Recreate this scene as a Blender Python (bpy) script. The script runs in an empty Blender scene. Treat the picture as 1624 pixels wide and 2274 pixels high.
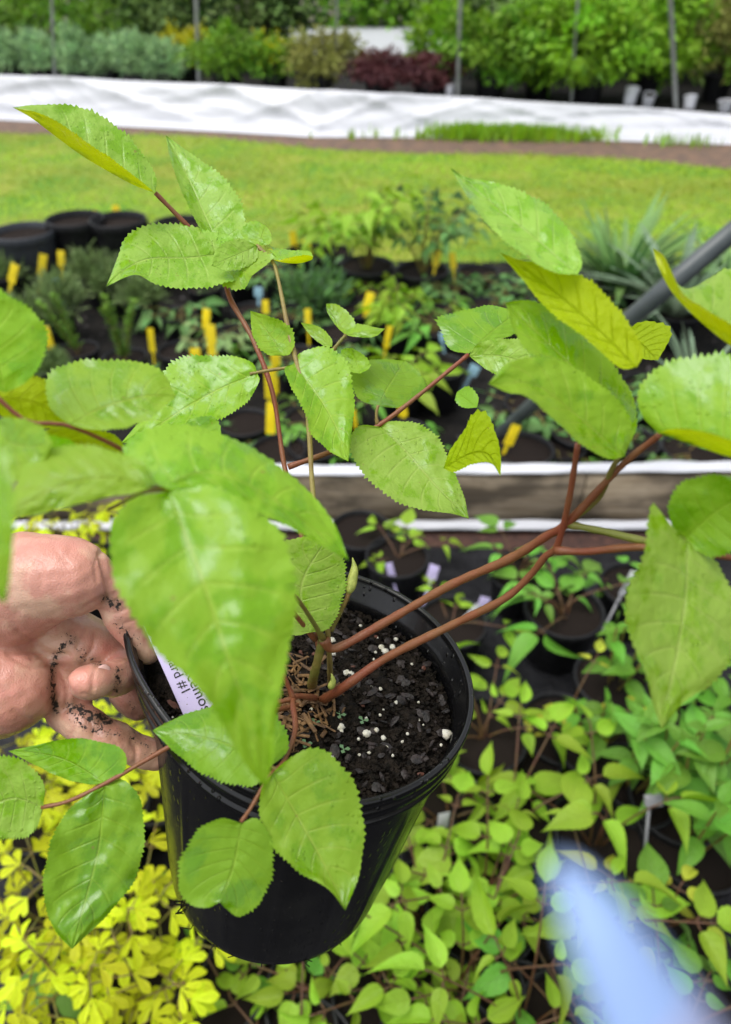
import bpy, math, random
import numpy as np
from mathutils import Vector, Matrix
random.seed(4); rng = np.random.default_rng(7)
SC = bpy.context.scene
COL = SC.collection
R = math.radians

# ------------------------------------------------------------------ camera
CAM_H, PITCH = 1.35, R(39)
FW, FH, F = 1624.0, 2274.0, 1524.0          # working picture size and focal length in its pixels
CX, CY = FW / 2, FH / 2
cp, sp = math.cos(PITCH), math.sin(PITCH)
CAM = np.array([0, 0, CAM_H]); RT = np.array([1., 0, 0]); UP = np.array([0, sp, cp]); FD = np.array([0, cp, -sp])
cd = bpy.data.cameras.new('camera'); cam = bpy.data.objects.new('camera', cd); COL.objects.link(cam)
cam.location = CAM; cam.rotation_euler = (R(90) - PITCH, 0, 0)
cd.sensor_fit = 'HORIZONTAL'; cd.sensor_width = 36; cd.lens = 36 * F / FW
cd.clip_start = 0.005; cd.clip_end = 400
cd.dof.use_dof = True; cd.dof.focus_distance = 0.345; cd.dof.aperture_fstop = cd.lens / 3.3; cd.dof.aperture_blades = 0
SC.camera = cam

# ------------------------------------------------------------------ light
W = bpy.data.worlds.new('World'); SC.world = W; W.use_nodes = True
wn = W.node_tree; bgd = wn.nodes['Background']
sky = wn.nodes.new('ShaderNodeTexSky'); sky.sky_type = 'NISHITA'; sky.sun_disc = False
SUN_EL, SUN_AZ = 72, -100
sky.sun_elevation = R(SUN_EL); sky.sun_rotation = R(SUN_AZ); sky.dust_density = 3.0; sky.air_density = 1.0
hs = wn.nodes.new('ShaderNodeHueSaturation'); hs.inputs['Saturation'].default_value = 0.22
wn.links.new(sky.outputs[0], hs.inputs['Color']); wn.links.new(hs.outputs[0], bgd.inputs['Color'])
bgd.inputs['Strength'].default_value = 0.15
sl = bpy.data.lights.new('sun', 'SUN'); sl.energy = 1.1; sl.angle = R(45); sl.color = (1, 0.97, 0.93)
so = bpy.data.objects.new('sun', sl); COL.objects.link(so)
sd = Vector((math.sin(R(SUN_AZ)) * math.cos(R(SUN_EL)), math.cos(R(SUN_AZ)) * math.cos(R(SUN_EL)), math.sin(R(SUN_EL))))
so.rotation_euler = sd.to_track_quat('Z', 'Y').to_euler()
SC.view_settings.view_transform = 'Standard'; SC.view_settings.look = 'None'
SC.view_settings.exposure = 0.68; SC.view_settings.gamma = 1
SC.render.engine = 'CYCLES'; SC.cycles.use_denoising = True; SC.cycles.max_bounces = 8; SC.cycles.transparent_max_bounces = 8

# ------------------------------------------------------------------ placing
def P(x, y, d):                                    # a point d metres deep along the viewing direction
    return CAM + d * (FD + RT * (x - CX) / F - UP * (y - CY) / F)
def ray(x, y): return FD + RT * (x - CX) / F - UP * (y - CY) / F
def G(x, y, z=0.0):                                # where that line of sight meets height z
    r = ray(x, y); t = (z - CAM_H) / r[2]; return CAM + r * t
def top_z(Q, y):                                   # height above Q that shows at picture row y
    k = (CY - y) / F
    return CAM_H + Q[1] * (k * cp - sp) / (cp + k * sp)
def pxm(Q): return float(np.dot(np.asarray(Q) - CAM, FD)) / F    # metres per picture pixel at Q

# ------------------------------------------------------------------ building helpers
def tag(o, label=None, cat=None, group=None, kind=None):
    for k, v in (('label', label), ('category', cat), ('group', group), ('kind', kind)):
        if v: o[k] = v
    return o
def empty(name, loc=(0, 0, 0)):
    o = bpy.data.objects.new(name, None); COL.objects.link(o); o.location = loc; o.empty_display_size = .05; return o
def link(name, me, mats=None, parent=None, loc=None):
    o = bpy.data.objects.new(name, me); COL.objects.link(o)
    if mats is not None and not me.materials:
        for m in (mats if isinstance(mats, (list, tuple)) else [mats]): me.materials.append(m)
    if parent is not None:
        o.parent = parent
    if loc is not None: o.location = loc
    return o
class MB:
    def __init__(s): s.v = []; s.f = []; s.uv = []; s.t = []; s.m = []; s.n = 0
    def add(s, v, f, uv=None, tone=0.5, m=0):
        v = np.asarray(v, float).reshape(-1, 3); k = len(v)
        s.v.append(v); f = [tuple(int(i) + s.n for i in q) for q in f]; s.f += f; s.m += [m] * len(f)
        s.uv.append(np.zeros((k, 2)) if uv is None else np.asarray(uv, float).reshape(-1, 2))
        s.t.append(np.full(k, tone) if np.isscalar(tone) else np.asarray(tone, float)); s.n += k; return s
    def mesh(s, name, smooth=True):
        me = bpy.data.meshes.new(name); v = np.concatenate(s.v)
        me.from_pydata(v.tolist(), [], s.f); me.update()
        uv = np.concatenate(s.uv); tn = np.concatenate(s.t)
        li = np.zeros(len(me.loops), int); me.loops.foreach_get('vertex_index', li)
        ul = me.uv_layers.new(name='UVMap'); ul.data.foreach_set('uv', uv[li].ravel())
        a = me.attributes.new('tone', 'FLOAT', 'POINT'); a.data.foreach_set('value', tn)
        if smooth: me.polygons.foreach_set('use_smooth', np.ones(len(me.polygons), bool))
        if any(s.m): me.polygons.foreach_set('material_index', np.array(s.m))
        return me
    def build(s, name, mats, parent=None, loc=None, smooth=True):
        return link(name, s.mesh(name, smooth), mats, parent, loc)
    def box(s, c, sx, sy, sz, rot=None, bev=0.0, tone=.5, m=0):
        x, y, z = sx / 2, sy / 2, sz / 2; b = min(bev, x * .9, y * .9, z * .9)
        if b <= 0:
            V = np.array([(i * x, j * y, k * z) for k in (-1, 1) for j in (-1, 1) for i in (-1, 1)])
            Fc = [(0, 2, 3, 1), (4, 5, 7, 6), (0, 1, 5, 4), (2, 6, 7, 3), (0, 4, 6, 2), (1, 3, 7, 5)]
        else:
            V = []; 
            for k, zz, ins in ((0, -z, b), (1, -z + b, 0), (2, z - b, 0), (3, z, b)):
                xx, yy = x - ins, y - ins
                V += [(-xx + b, -yy, zz), (xx - b, -yy, zz), (xx, -yy + b, zz), (xx, yy - b, zz), (xx - b, yy, zz), (-xx + b, yy, zz), (-xx, yy - b, zz), (-xx, -yy + b, zz)]
            V = np.array(V); Fc = [tuple(range(7, -1, -1)), tuple(range(24, 32))]
            for k in range(3):
                for i in range(8): Fc.append((k * 8 + i, k * 8 + (i + 1) % 8, k * 8 + 8 + (i + 1) % 8, k * 8 + 8 + i))
        if rot is not None: V = V @ np.array(rot).T
        return s.add(V + np.asarray(c, float), Fc, tone=tone, m=m)
    def tube(s, pts, rad, seg=8, cap=True, tone=.5, m=0, flat=1.0):
        pts = np.asarray(pts, float); n = len(pts); rad = np.full(n, rad) if np.isscalar(rad) else np.asarray(rad, float)
        tg = np.gradient(pts, axis=0); tg /= np.linalg.norm(tg, axis=1)[:, None] + 1e-12
        ref = np.array([0, 0, 1.]) if abs(tg[0][2]) < .9 else np.array([1., 0, 0])
        V = []; UV = []
        for i in range(n):
            a = np.cross(tg[i], ref); a /= np.linalg.norm(a) + 1e-12; b = np.cross(a, tg[i]); ref = b
            th = np.linspace(0, 2 * np.pi, seg, endpoint=False)
            V.append(pts[i] + rad[i] * (np.cos(th)[:, None] * a + flat * np.sin(th)[:, None] * b)); UV.append(np.stack([th / 6.283, np.full(seg, i / n)], 1))
        V = np.concatenate(V); Fc = []
        for i in range(n - 1):
            for j in range(seg): Fc.append((i * seg + j, i * seg + (j + 1) % seg, (i + 1) * seg + (j + 1) % seg, (i + 1) * seg + j))
        if cap: Fc.append(tuple(range(seg - 1, -1, -1))); Fc.append(tuple((n - 1) * seg + j for j in range(seg)))
        return s.add(V, Fc, np.concatenate(UV), tone, m)
    def lathe(s, prof, seg=48, tone=.5, m=0, deform=None):
        th = np.linspace(0, 2 * np.pi, seg, endpoint=False); V = []
        for (r, z) in prof: V.append(np.stack([r * np.cos(th), r * np.sin(th), np.full(seg, z)], 1))
        V = np.concatenate(V)
        if deform is not None: V = deform(V)
        Fc = []
        for i in range(len(prof) - 1):
            for j in range(seg): Fc.append((i * seg + j, i * seg + (j + 1) % seg, (i + 1) * seg + (j + 1) % seg, (i + 1) * seg + j))
        return s.add(V, Fc, tone=tone, m=m)
def spline(pts, n):                                 # smooth curve through points, n samples evenly by length
    p = np.asarray(pts, float); k = len(p)
    if k == 2: return p[0] + np.linspace(0, 1, n)[:, None] * (p[1] - p[0])
    q = np.vstack([2 * p[0] - p[1], p, 2 * p[-1] - p[-2]]); out = []
    for i in range(k - 1):
        t = np.linspace(0, 1, 24, endpoint=False)[:, None]; a, b, c, d = q[i], q[i + 1], q[i + 2], q[i + 3]
        out.append(.5 * ((2 * b) + (-a + c) * t + (2 * a - 5 * b + 4 * c - d) * t ** 2 + (-a + 3 * b - 3 * c + d) * t ** 3))
    out = np.vstack(out + [p[-1:]])
    L = np.concatenate([[0], np.cumsum(np.linalg.norm(np.diff(out, axis=0), axis=1))]); s = np.linspace(0, L[-1], n)
    return np.stack([np.interp(s, L, out[:, i]) for i in range(out.shape[1])], 1)

# ------------------------------------------------------------------ materials
def newmat(name):
    m = bpy.data.materials.new(name); m.use_nodes = True; nt = m.node_tree
    return m, nt, nt.nodes['Principled BSDF'], nt.nodes['Material Output']
def N(nt, typ, ins=None, **props):
    n = nt.nodes.new(typ)
    for k, v in props.items(): setattr(n, k, v)
    for k, v in (ins or {}).items():
        if hasattr(v, 'links') or isinstance(v, bpy.types.NodeSocket): nt.links.new(v, n.inputs[k])
        else:
            d = n.inputs[k]
            d.default_value = (v[0], v[1], v[2], 1) if (isinstance(v, tuple) and len(v) == 3 and d.type == 'RGBA') else v
    return n
def M_(nt, op, a, b=0.0, c=None, clamp=False):
    n = nt.nodes.new('ShaderNodeMath'); n.operation = op; n.use_clamp = clamp
    for i, v in enumerate((a, b) if c is None else (a, b, c)):
        if isinstance(v, bpy.types.NodeSocket): nt.links.new(v, n.inputs[i])
        else: n.inputs[i].default_value = v
    return n.outputs[0]
def ss(nt, x, lo, hi, a=0.0, b=1.0):
    n = N(nt, 'ShaderNodeMapRange', {'Value': x, 'From Min': lo, 'From Max': hi, 'To Min': a, 'To Max': b}, interpolation_type='SMOOTHSTEP'); return n.outputs[0]
def mixc(nt, f, a, b):
    n = nt.nodes.new('ShaderNodeMix'); n.data_type = 'RGBA'
    for i, v in ((0, f), (6, a), (7, b)):
        if isinstance(v, bpy.types.NodeSocket): nt.links.new(v, n.inputs[i])
        else: n.inputs[i].default_value = v if i == 0 else (v[0], v[1], v[2], 1)
    return n.outputs[2]
def noise(nt, scale, detail=3, co=None, rough=.5):
    if co is None: co = N(nt, 'ShaderNodeTexCoord').outputs['Object']
    n = N(nt, 'ShaderNodeTexNoise', {'Vector': co, 'Scale': scale, 'Detail': detail, 'Roughness': rough}); return n.outputs['Fac']
def bump(nt, h, strength, dist): return N(nt, 'ShaderNodeBump', {'Height': h, 'Strength': strength, 'Distance': dist}).outputs[0]

def leaf_mat(name, pale, deep, under, vein, transl=.3, wet=True, sc=90, rough=.55, nveins=8, drops=False):
    m, nt, b, out = newmat(name); L = nt.links
    uv = N(nt, 'ShaderNodeUVMap', uv_map='UVMap').outputs[0]; sep = N(nt, 'ShaderNodeSeparateXYZ', {0: uv})
    u = M_(nt, 'MULTIPLY', M_(nt, 'ABSOLUTE', M_(nt, 'SUBTRACT', sep.outputs[0], .5)), 2.0); v = sep.outputs[1]
    s = M_(nt, 'SUBTRACT', M_(nt, 'MULTIPLY', v, float(nveins)), M_(nt, 'MULTIPLY', u, 1.6))
    fr = M_(nt, 'ABSOLUTE', M_(nt, 'SUBTRACT', M_(nt, 'FRACT', s), .5))
    side = M_(nt, 'MULTIPLY', ss(nt, fr, 0.0, .1, 1, 0), ss(nt, u, .5, .95, 1, 0.15))
    mid = ss(nt, u, 0.0, .05, 1, 0)
    ve = M_(nt, 'MAXIMUM', M_(nt, 'MULTIPLY', side, .6), mid)
    tn = N(nt, 'ShaderNodeAttribute', attribute_name='tone').outputs['Fac']
    n1 = noise(nt, sc, 5, rough=.6, co=N(nt, 'ShaderNodeMapping', {'Vector': N(nt, 'ShaderNodeTexCoord').outputs['Object'], 'Rotation': (.5, .3, .6), 'Scale': (1, .55, 1.2)}).outputs[0])
    w = ss(nt, M_(nt, 'ADD', n1, M_(nt, 'MULTIPLY', M_(nt, 'SUBTRACT', tn, .5), .12)), .46, .60)
    n2 = noise(nt, sc * .35, 2)
    col = mixc(nt, w, pale, deep) if wet else mixc(nt, n2, pale, deep)
    col = mixc(nt, M_(nt, 'MULTIPLY', ve, .55), col, vein)
    blem = ss(nt, noise(nt, sc * 2.3, 2), .735, .76); col = mixc(nt, M_(nt, 'MULTIPLY', blem, .55), col, (.30, .22, .06))
    back = N(nt, 'ShaderNodeNewGeometry').outputs['Backfacing']
    col = mixc(nt, back, col, under)
    val = M_(nt, 'ADD', .72, M_(nt, 'MULTIPLY', tn, .56))
    h = N(nt, 'ShaderNodeHueSaturation', {'Color': col, 'Value': val, 'Hue': M_(nt, 'ADD', .485, M_(nt, 'MULTIPLY', tn, .03))}).outputs[0]
    L.new(h, b.inputs['Base Color'])
    if wet: L.new(M_(nt, 'ADD', M_(nt, 'MULTIPLY', w, .16 - rough), rough), b.inputs['Roughness'])
    else: b.inputs['Roughness'].default_value = rough
    if wet: L.new(M_(nt, 'ADD', .1, M_(nt, 'MULTIPLY', w, .6)), b.inputs['Coat Weight']); b.inputs['Coat Roughness'].default_value = .13
    b.inputs['Specular IOR Level'].default_value = .4 if wet else .26
    cell = N(nt, 'ShaderNodeTexVoronoi', {'Vector': N(nt, 'ShaderNodeTexCoord').outputs['Object'], 'Scale': 170.0 if wet else 110.0}, feature='F1').outputs['Distance']
    ve2 = M_(nt, 'ADD', ve, M_(nt, 'MULTIPLY', cell, 1.1))
    hgt = M_(nt, 'ADD', M_(nt, 'MULTIPLY', ve2, -.7), M_(nt, 'ADD', M_(nt, 'MULTIPLY', noise(nt, sc * 3.2, 3), 1.0), M_(nt, 'MULTIPLY', noise(nt, sc * 9, 2), .25)))
    if drops:
        vo = N(nt, 'ShaderNodeTexVoronoi', {'Vector': N(nt, 'ShaderNodeTexCoord').outputs['Object'], 'Scale': 480.0})
        rnd = N(nt, 'ShaderNodeSeparateColor', {0: vo.outputs['Color']}).outputs[0]
        dm = M_(nt, 'MULTIPLY', ss(nt, vo.outputs['Distance'], .12, .36, 1, 0), ss(nt, rnd, .66, .68))
        dm = M_(nt, 'MULTIPLY', dm, ss(nt, n2, .45, .55)); hgt = M_(nt, 'ADD', hgt, M_(nt, 'MULTIPLY', dm, 1.0))
    L.new(bump(nt, hgt, .6 if wet else .8, .0009 if wet else .0016), b.inputs['Normal'])
    tr = N(nt, 'ShaderNodeBsdfTranslucent', {'Color': N(nt, 'ShaderNodeHueSaturation', {'Color': h, 'Saturation': 1.15, 'Value': 1.25}).outputs[0]})
    mx = N(nt, 'ShaderNodeMixShader', {0: transl, 1: b.outputs[0], 2: tr.outputs[0]}); L.new(mx.outputs[0], out.inputs[0])
    return m
def simple(name, c1, c2, scale=30, rough=.6, bsc=None, bst=.4, bd=.002, metal=0, spec=.5, detail=4):
    m, nt, b, out = newmat(name)
    nt.links.new(mixc(nt, ss(nt, noise(nt, scale, detail, rough=.6), .3, .7), c1, c2), b.inputs['Base Color'])
    b.inputs['Roughness'].default_value = rough; b.inputs['Metallic'].default_value = metal; b.inputs['Specular IOR Level'].default_value = spec
    if bsc: nt.links.new(bump(nt, noise(nt, bsc, 4), bst, bd), b.inputs['Normal'])
    return m

M = {}
M['hero'] = leaf_mat('hero leaf', (.31, .54, .032), (.22, .47, .004), (.52, .60, .004), (.48, .64, .09), .42, drops=True)
M['hero_pale'] = leaf_mat('hero leaf pale', (.34, .55, .075), (.24, .48, .008), (.52, .60, .006), (.48, .62, .15), .38, sc=120, drops=True)
M['hero_deep'] = leaf_mat('hero leaf deep', (.23, .45, .018), (.15, .37, .003), (.32, .46, .01), (.32, .52, .04), .36, sc=60)
M['hero_olive'] = leaf_mat('hero leaf underside', (.44, .57, .004), (.36, .52, .003), (.48, .60, .003), (.50, .62, .01), .55, wet=False)
M['lime'] = leaf_mat('seedling leaf lime', (.42, .60, .065), (.20, .41, .012), (.26, .44, .05), (.40, .62, .08), .35, wet=False, sc=40, rough=.42, nveins=6)
M['green'] = leaf_mat('seedling leaf green', (.20, .42, .06), (.10, .29, .022), (.2, .36, .1), (.24, .40, .12), .25, wet=False, sc=40, rough=.42, nveins=6)
M['bluegreen'] = leaf_mat('blue green leaf', (.18, .35, .10), (.08, .21, .045), (.12, .22, .1), (.12, .22, .1), .2, wet=False, sc=40, rough=.45, nveins=6)
M['herb'] = leaf_mat('herb leaf', (.17, .37, .035), (.07, .22, .012), (.2, .36, .08), (.24, .42, .08), .22, wet=False, sc=40, rough=.45, nveins=6)
M['gold'] = leaf_mat('golden leaf', (.80, .85, .03), (.52, .64, .012), (.75, .78, .03), (.8, .82, .08), .35, wet=False, sc=30, rough=.45, nveins=4)
M['varieg'] = leaf_mat('yellowing leaf', (.58, .56, .06), (.36, .46, .04), (.5, .5, .08), (.5, .5, .06), .3, wet=False, sc=30, rough=.45, nveins=5)
M['silver'] = leaf_mat('silvery leaf', (.46, .68, .33), (.32, .54, .21), (.22, .34, .2), (.2, .3, .16), .2, wet=False, sc=8, rough=.6, nveins=3)
M['bush'] = leaf_mat('bright shrub leaf', (.34, .58, .035), (.17, .38, .02), (.18, .34, .05), (.2, .36, .05), .3, wet=False, sc=6, rough=.5, nveins=3)
M['bush2'] = leaf_mat('mid green shrub leaf', (.26, .46, .035), (.12, .28, .022), (.12, .26, .04), (.12, .26, .04), .25, wet=False, sc=6, rough=.5, nveins=3)
M['olive'] = leaf_mat('olive shrub leaf', (.36, .36, .09), (.22, .25, .05), (.2, .2, .07), (.2, .2, .06), .25, wet=False, sc=6, rough=.55, nveins=3)
M['burgundy'] = leaf_mat('burgundy leaf', (.16, .05, .055), (.08, .026, .03), (.09, .03, .03), (.08, .03, .03), .2, wet=False, sc=8, rough=.5, nveins=3)
M['yflower'] = leaf_mat('yellow flower', (.55, .52, .012), (.40, .42, .012), (.5, .5, .03), (.5, .5, .03), .3, wet=False, sc=8, rough=.5, nveins=3)
M['conifer'] = leaf_mat('dwarf conifer needles', (.32, .43, .16), (.17, .28, .09), (.14, .2, .08), (.14, .2, .08), .2, wet=False, sc=30, rough=.5, nveins=2)
M['dkconifer'] = leaf_mat('dark conifer needles', (.18, .28, .06), (.09, .17, .035), (.04, .08, .03), (.04, .08, .03), .15, wet=False, sc=5, rough=.55, nveins=2)
M['strap'] = leaf_mat('strap leaf', (.24, .40, .12), (.15, .30, .08), (.1, .2, .07), (.12, .22, .08), .2, wet=False, sc=20, rough=.4, nveins=1)
M['strap2'] = leaf_mat('grey strap leaf', (.30, .40, .28), (.16, .27, .14), (.3, .38, .26), (.3, .4, .28), .2, wet=False, sc=20, rough=.45, nveins=1)
M['grass'] = leaf_mat('grass blade', (.46, .54, .035), (.17, .38, .005), (.3, .42, .02), (.3, .42, .04), .25, wet=False, sc=5.5, rough=.5, nveins=1)
M['stem_red'] = simple('red brown stem', (.22, .05, .024), (.20, .09, .032), 26, .45, 900, .5, .0006)
M['stem_green'] = simple('green brown stem', (.30, .26, .07), (.22, .15, .05), 60, .5, 900, .5, .0006)
M['stem_olive'] = simple('olive stem', (.17, .19, .03), (.20, .12, .035), 40, .5, 900, .5, .0006)
M['petiole'] = simple('seedling stalk', (.11, .07, .02), (.10, .035, .018), 60, .5)
M['bark'] = simple('shrub bark', (.09, .06, .04), (.05, .035, .025), 20, .8)
M['soil'] = simple('potting soil', (.006, .005, .004), (.026, .019, .014), 240, .8, 420, 1.0, .004, spec=.15)
M['bg_soil'] = simple('bed pot soil', (.008, .006, .005), (.040, .028, .022), 120, .85, 200, .8, .006, spec=.15)
M['perlite'] = simple('perlite', (.75, .73, .66), (.62, .58, .46), 300, .7, 900, .6, .001)
M['bark_chip'] = simple('bark chip', (.034, .022, .020), (.010, .009, .009), 220, .55, 600, .5, .0008)
M['chip_red'] = simple('red bark chip', (.15, .05, .03), (.07, .03, .02), 160, .6)
M['straw'] = simple('shredded bark straw', (.26, .14, .05), (.07, .035, .015), 130, .65)
M['sprout'] = simple('tiny seedling', (.12, .22, .09), (.10, .20, .10), 50, .5)
M['yellow'] = simple('yellow tag plastic', (.90, .72, .012), (.86, .66, .010), 25, .35, spec=.4)
M['lav'] = simple('lavender tag plastic', (.64, .56, .84), (.60, .52, .82), 40, .4)
def specks(m, sc, lo):
    nt = m.node_tree; b = nt.nodes['Principled BSDF']; src = b.inputs['Base Color'].links[0].from_socket
    nt.links.new(mixc(nt, ss(nt, noise(nt, sc, 2), lo, lo + .03), src, (.05, .035, .03)), b.inputs['Base Color'])
specks(M['lav'], 700, .70); specks(M['yellow'], 130, .70)
M['whitetag'] = simple('white tag plastic', (.75, .75, .76), (.68, .68, .72), 30, .4)
M['bluetag'] = simple('pale blue tag plastic', (.30, .50, .58), (.26, .46, .56), 30, .4)
M['greytag'] = simple('grey tag plastic', (.32, .32, .34), (.25, .25, .27), 30, .4)
M['ink'] = simple('label print', (.012, .012, .014), (.02, .02, .02), 60, .6)
M['pipe'] = simple('grey pipe', (.085, .10, .10), (.055, .068, .07), 14, .38, 60, .15, .002)
M['post'] = simple('galvanised pole', (.30, .31, .31), (.20, .21, .20), 8, .5, metal=.3)
M['lawn'] = simple('lawn ground', (.09, .24, .006), (.27, .30, .03), 1.9, .9, 60, .5, .01)
M['dirt'] = simple('bark mulch strip', (.20, .12, .075), (.10, .07, .055), 9, .9, 40, .8, .01)
M['mulch'] = simple('red mulch', (.09, .04, .028), (.04, .02, .016), 45, .85, 90, 1, .01)
M['ground'] = simple('bare ground', (.17, .14, .10), (.11, .095, .075), 2, .95, 30, .6, .01)
M['bedsoil'] = simple('dark bed floor', (.004, .004, .004), (.016, .014, .012), 14, .75, 60, .6, .006, spec=.15)
M['cord'] = simple('pale blue strap', (.25, .37, .64), (.23, .34, .60), 120, .6)

# glossy wet black plastic
def pot_mat(name, wetv):
    m, nt, b, out = newmat(name)
    n1 = noise(nt, 22, 5, rough=.65)
    tc = N(nt, 'ShaderNodeTexCoord').outputs['Object']
    streak = noise(nt, 60, 3, N(nt, 'ShaderNodeMapping', {'Vector': tc, 'Scale': (1, 1, .06)}).outputs[0])
    c = mixc(nt, ss(nt, n1, .45, .75), (.004, .004, .0045), (.012, .012, .011))
    dust = ss(nt, noise(nt, 700, 1), .74, .78)
    c = mixc(nt, M_(nt, 'MULTIPLY', dust, .5), c, (.12, .10, .08))
    nt.links.new(c, b.inputs['Base Color'])
    nt.links.new(M_(nt, 'ADD', wetv, M_(nt, 'MULTIPLY', streak, .22)), b.inputs['Roughness'])
    h = M_(nt, 'ADD', M_(nt, 'MULTIPLY', noise(nt, 35, 3), .4), M_(nt, 'MULTIPLY', streak, .35))
    vo = N(nt, 'ShaderNodeTexVoronoi', {'Vector': N(nt, 'ShaderNodeMapping', {'Vector': tc, 'Scale': (1, 1, .45)}).outputs[0], 'Scale': 330.0})
    rnd = N(nt, 'ShaderNodeSeparateColor', {0: vo.outputs['Color']}).outputs[0]
    dm = M_(nt, 'MULTIPLY', M_(nt, 'MULTIPLY', ss(nt, vo.outputs['Distance'], .1, .34, 1, 0), ss(nt, rnd, .6, .62)), ss(nt, noise(nt, 26, 2), .42, .5))
    h = M_(nt, 'ADD', h, M_(nt, 'MULTIPLY', dm, 1.8))
    nt.links.new(bump(nt, h, .55, .0016), b.inputs['Normal'])
    return m
M['pot'] = pot_mat('wet black nursery plastic', .10)
M['bgpot'] = simple('black nursery pot', (.006, .006, .007), (.018, .018, .020), 9, .42, spec=.3)
M['greypot'] = simple('weathered grey pot', (.05, .055, .065), (.035, .04, .048), 9, .5, spec=.4)
M['weedmat'] = simple('woven weed mat', (.008, .008, .009), (.022, .022, .025), 7, .5, 16, .8, .03, spec=.12)
# white film
def film_mat():
    m, nt, b, out = newmat('white plastic film')
    c = mixc(nt, ss(nt, noise(nt, 3.5, 5, rough=.65), .42, .72), (.60, .61, .65), (.57, .58, .62))
    tc = N(nt, 'ShaderNodeTexCoord').outputs['Object']
    mud = ss(nt, noise(nt, 11, 5), .62, .75)
    nt.links.new(mixc(nt, M_(nt, 'MULTIPLY', mud, .12), c, (.42, .38, .33)), b.inputs['Base Color']); b.inputs['Roughness'].default_value = .35
    nt.links.new(bump(nt, noise(nt, 5, 3, N(nt, 'ShaderNodeMapping', {'Vector': tc, 'Scale': (.35, 1, 2.5)}).outputs[0]), .25, .04), b.inputs['Normal'])
    return m
M['film'] = film_mat()
def wood_mat():
    m, nt, b, out = newmat('weathered board')
    tc = N(nt, 'ShaderNodeTexCoord').outputs['Object']
    g = noise(nt, 9, 6, N(nt, 'ShaderNodeMapping', {'Vector': tc, 'Scale': (.6, 6, 9)}).outputs[0], .65)
    st = ss(nt, noise(nt, 5, 5, N(nt, 'ShaderNodeMapping', {'Vector': tc, 'Scale': (1, 1, 2.2)}).outputs[0]), .42, .6)
    c = mixc(nt, ss(nt, g, .3, .7), (.24, .18, .11), (.42, .34, .24)); c = mixc(nt, M_(nt, 'MULTIPLY', st, .8), c, (.06, .045, .03))
    nt.links.new(c, b.inputs['Base Color']); b.inputs['Roughness'].default_value = .75
    nt.links.new(bump(nt, g, .6, .004), b.inputs['Normal']); return m
M['wood'] = wood_mat()
def skin_mat():
    m, nt, b, out = newmat('skin')
    red = N(nt, 'ShaderNodeAttribute', attribute_name='red').outputs['Fac']; dirt = N(nt, 'ShaderNodeAttribute', attribute_name='dirt').outputs['Fac']
    n1 = noise(nt, 45, 4, rough=.6)
    c = mixc(nt, ss(nt, n1, .42, .58), (.63, .395, .285), (.54, .255, .195)); c = mixc(nt, red, c, (.66, .26, .21))
    d = M_(nt, 'MAXIMUM', ss(nt, M_(nt, 'ADD', noise(nt, 420, 3, rough=.65), M_(nt, 'MULTIPLY', dirt, .33)), .77, .83), ss(nt, M_(nt, 'ADD', noise(nt, 950, 2, rough=.6), M_(nt, 'MULTIPLY', dirt, .2)), .76, .80))
    sm = M_(nt, 'MULTIPLY', M_(nt, 'MULTIPLY', dirt, ss(nt, noise(nt, 90, 4), .25, .55)), 1.0); c = mixc(nt, sm, c, (.26, .14, .09)); c = mixc(nt, d, c, (.016, .011, .009))
    nt.links.new(c, b.inputs['Base Color']); nt.links.new(M_(nt, 'ADD', .30, M_(nt, 'MULTIPLY', d, .4)), b.inputs['Roughness'])
    b.inputs['Subsurface Weight'].default_value = .10; b.inputs['Subsurface Radius'].default_value = (.006, .002, .001); b.inputs['Subsurface Scale'].default_value = .6
    vo = N(nt, 'ShaderNodeTexVoronoi', {'Vector': N(nt, 'ShaderNodeTexCoord').outputs['Object'], 'Scale': 1100.0}).outputs['Distance']
    wr = N(nt, 'ShaderNodeTexVoronoi', {'Vector': N(nt, 'ShaderNodeMapping', {'Vector': N(nt, 'ShaderNodeTexCoord').outputs['Object'], 'Rotation': (.4, .2, .7), 'Scale': (1, .35, 1)}).outputs[0], 'Scale': 520.0}, feature='DISTANCE_TO_EDGE').outputs['Distance']
    vo = M_(nt, 'ADD', vo, M_(nt, 'MULTIPLY', ss(nt, wr, 0, .1), .4))
    h = M_(nt, 'ADD', M_(nt, 'MULTIPLY', vo, .35), M_(nt, 'ADD', M_(nt, 'MULTIPLY', noise(nt, 130, 4), .9), M_(nt, 'MULTIPLY', d, .8)))
    nt.links.new(bump(nt, h, .4, .0009), b.inputs['Normal']); return m
M['skin'] = skin_mat()
M['nail'] = simple('fingernail', (.74, .50, .46), (.64, .38, .35), 90, .18)

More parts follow.
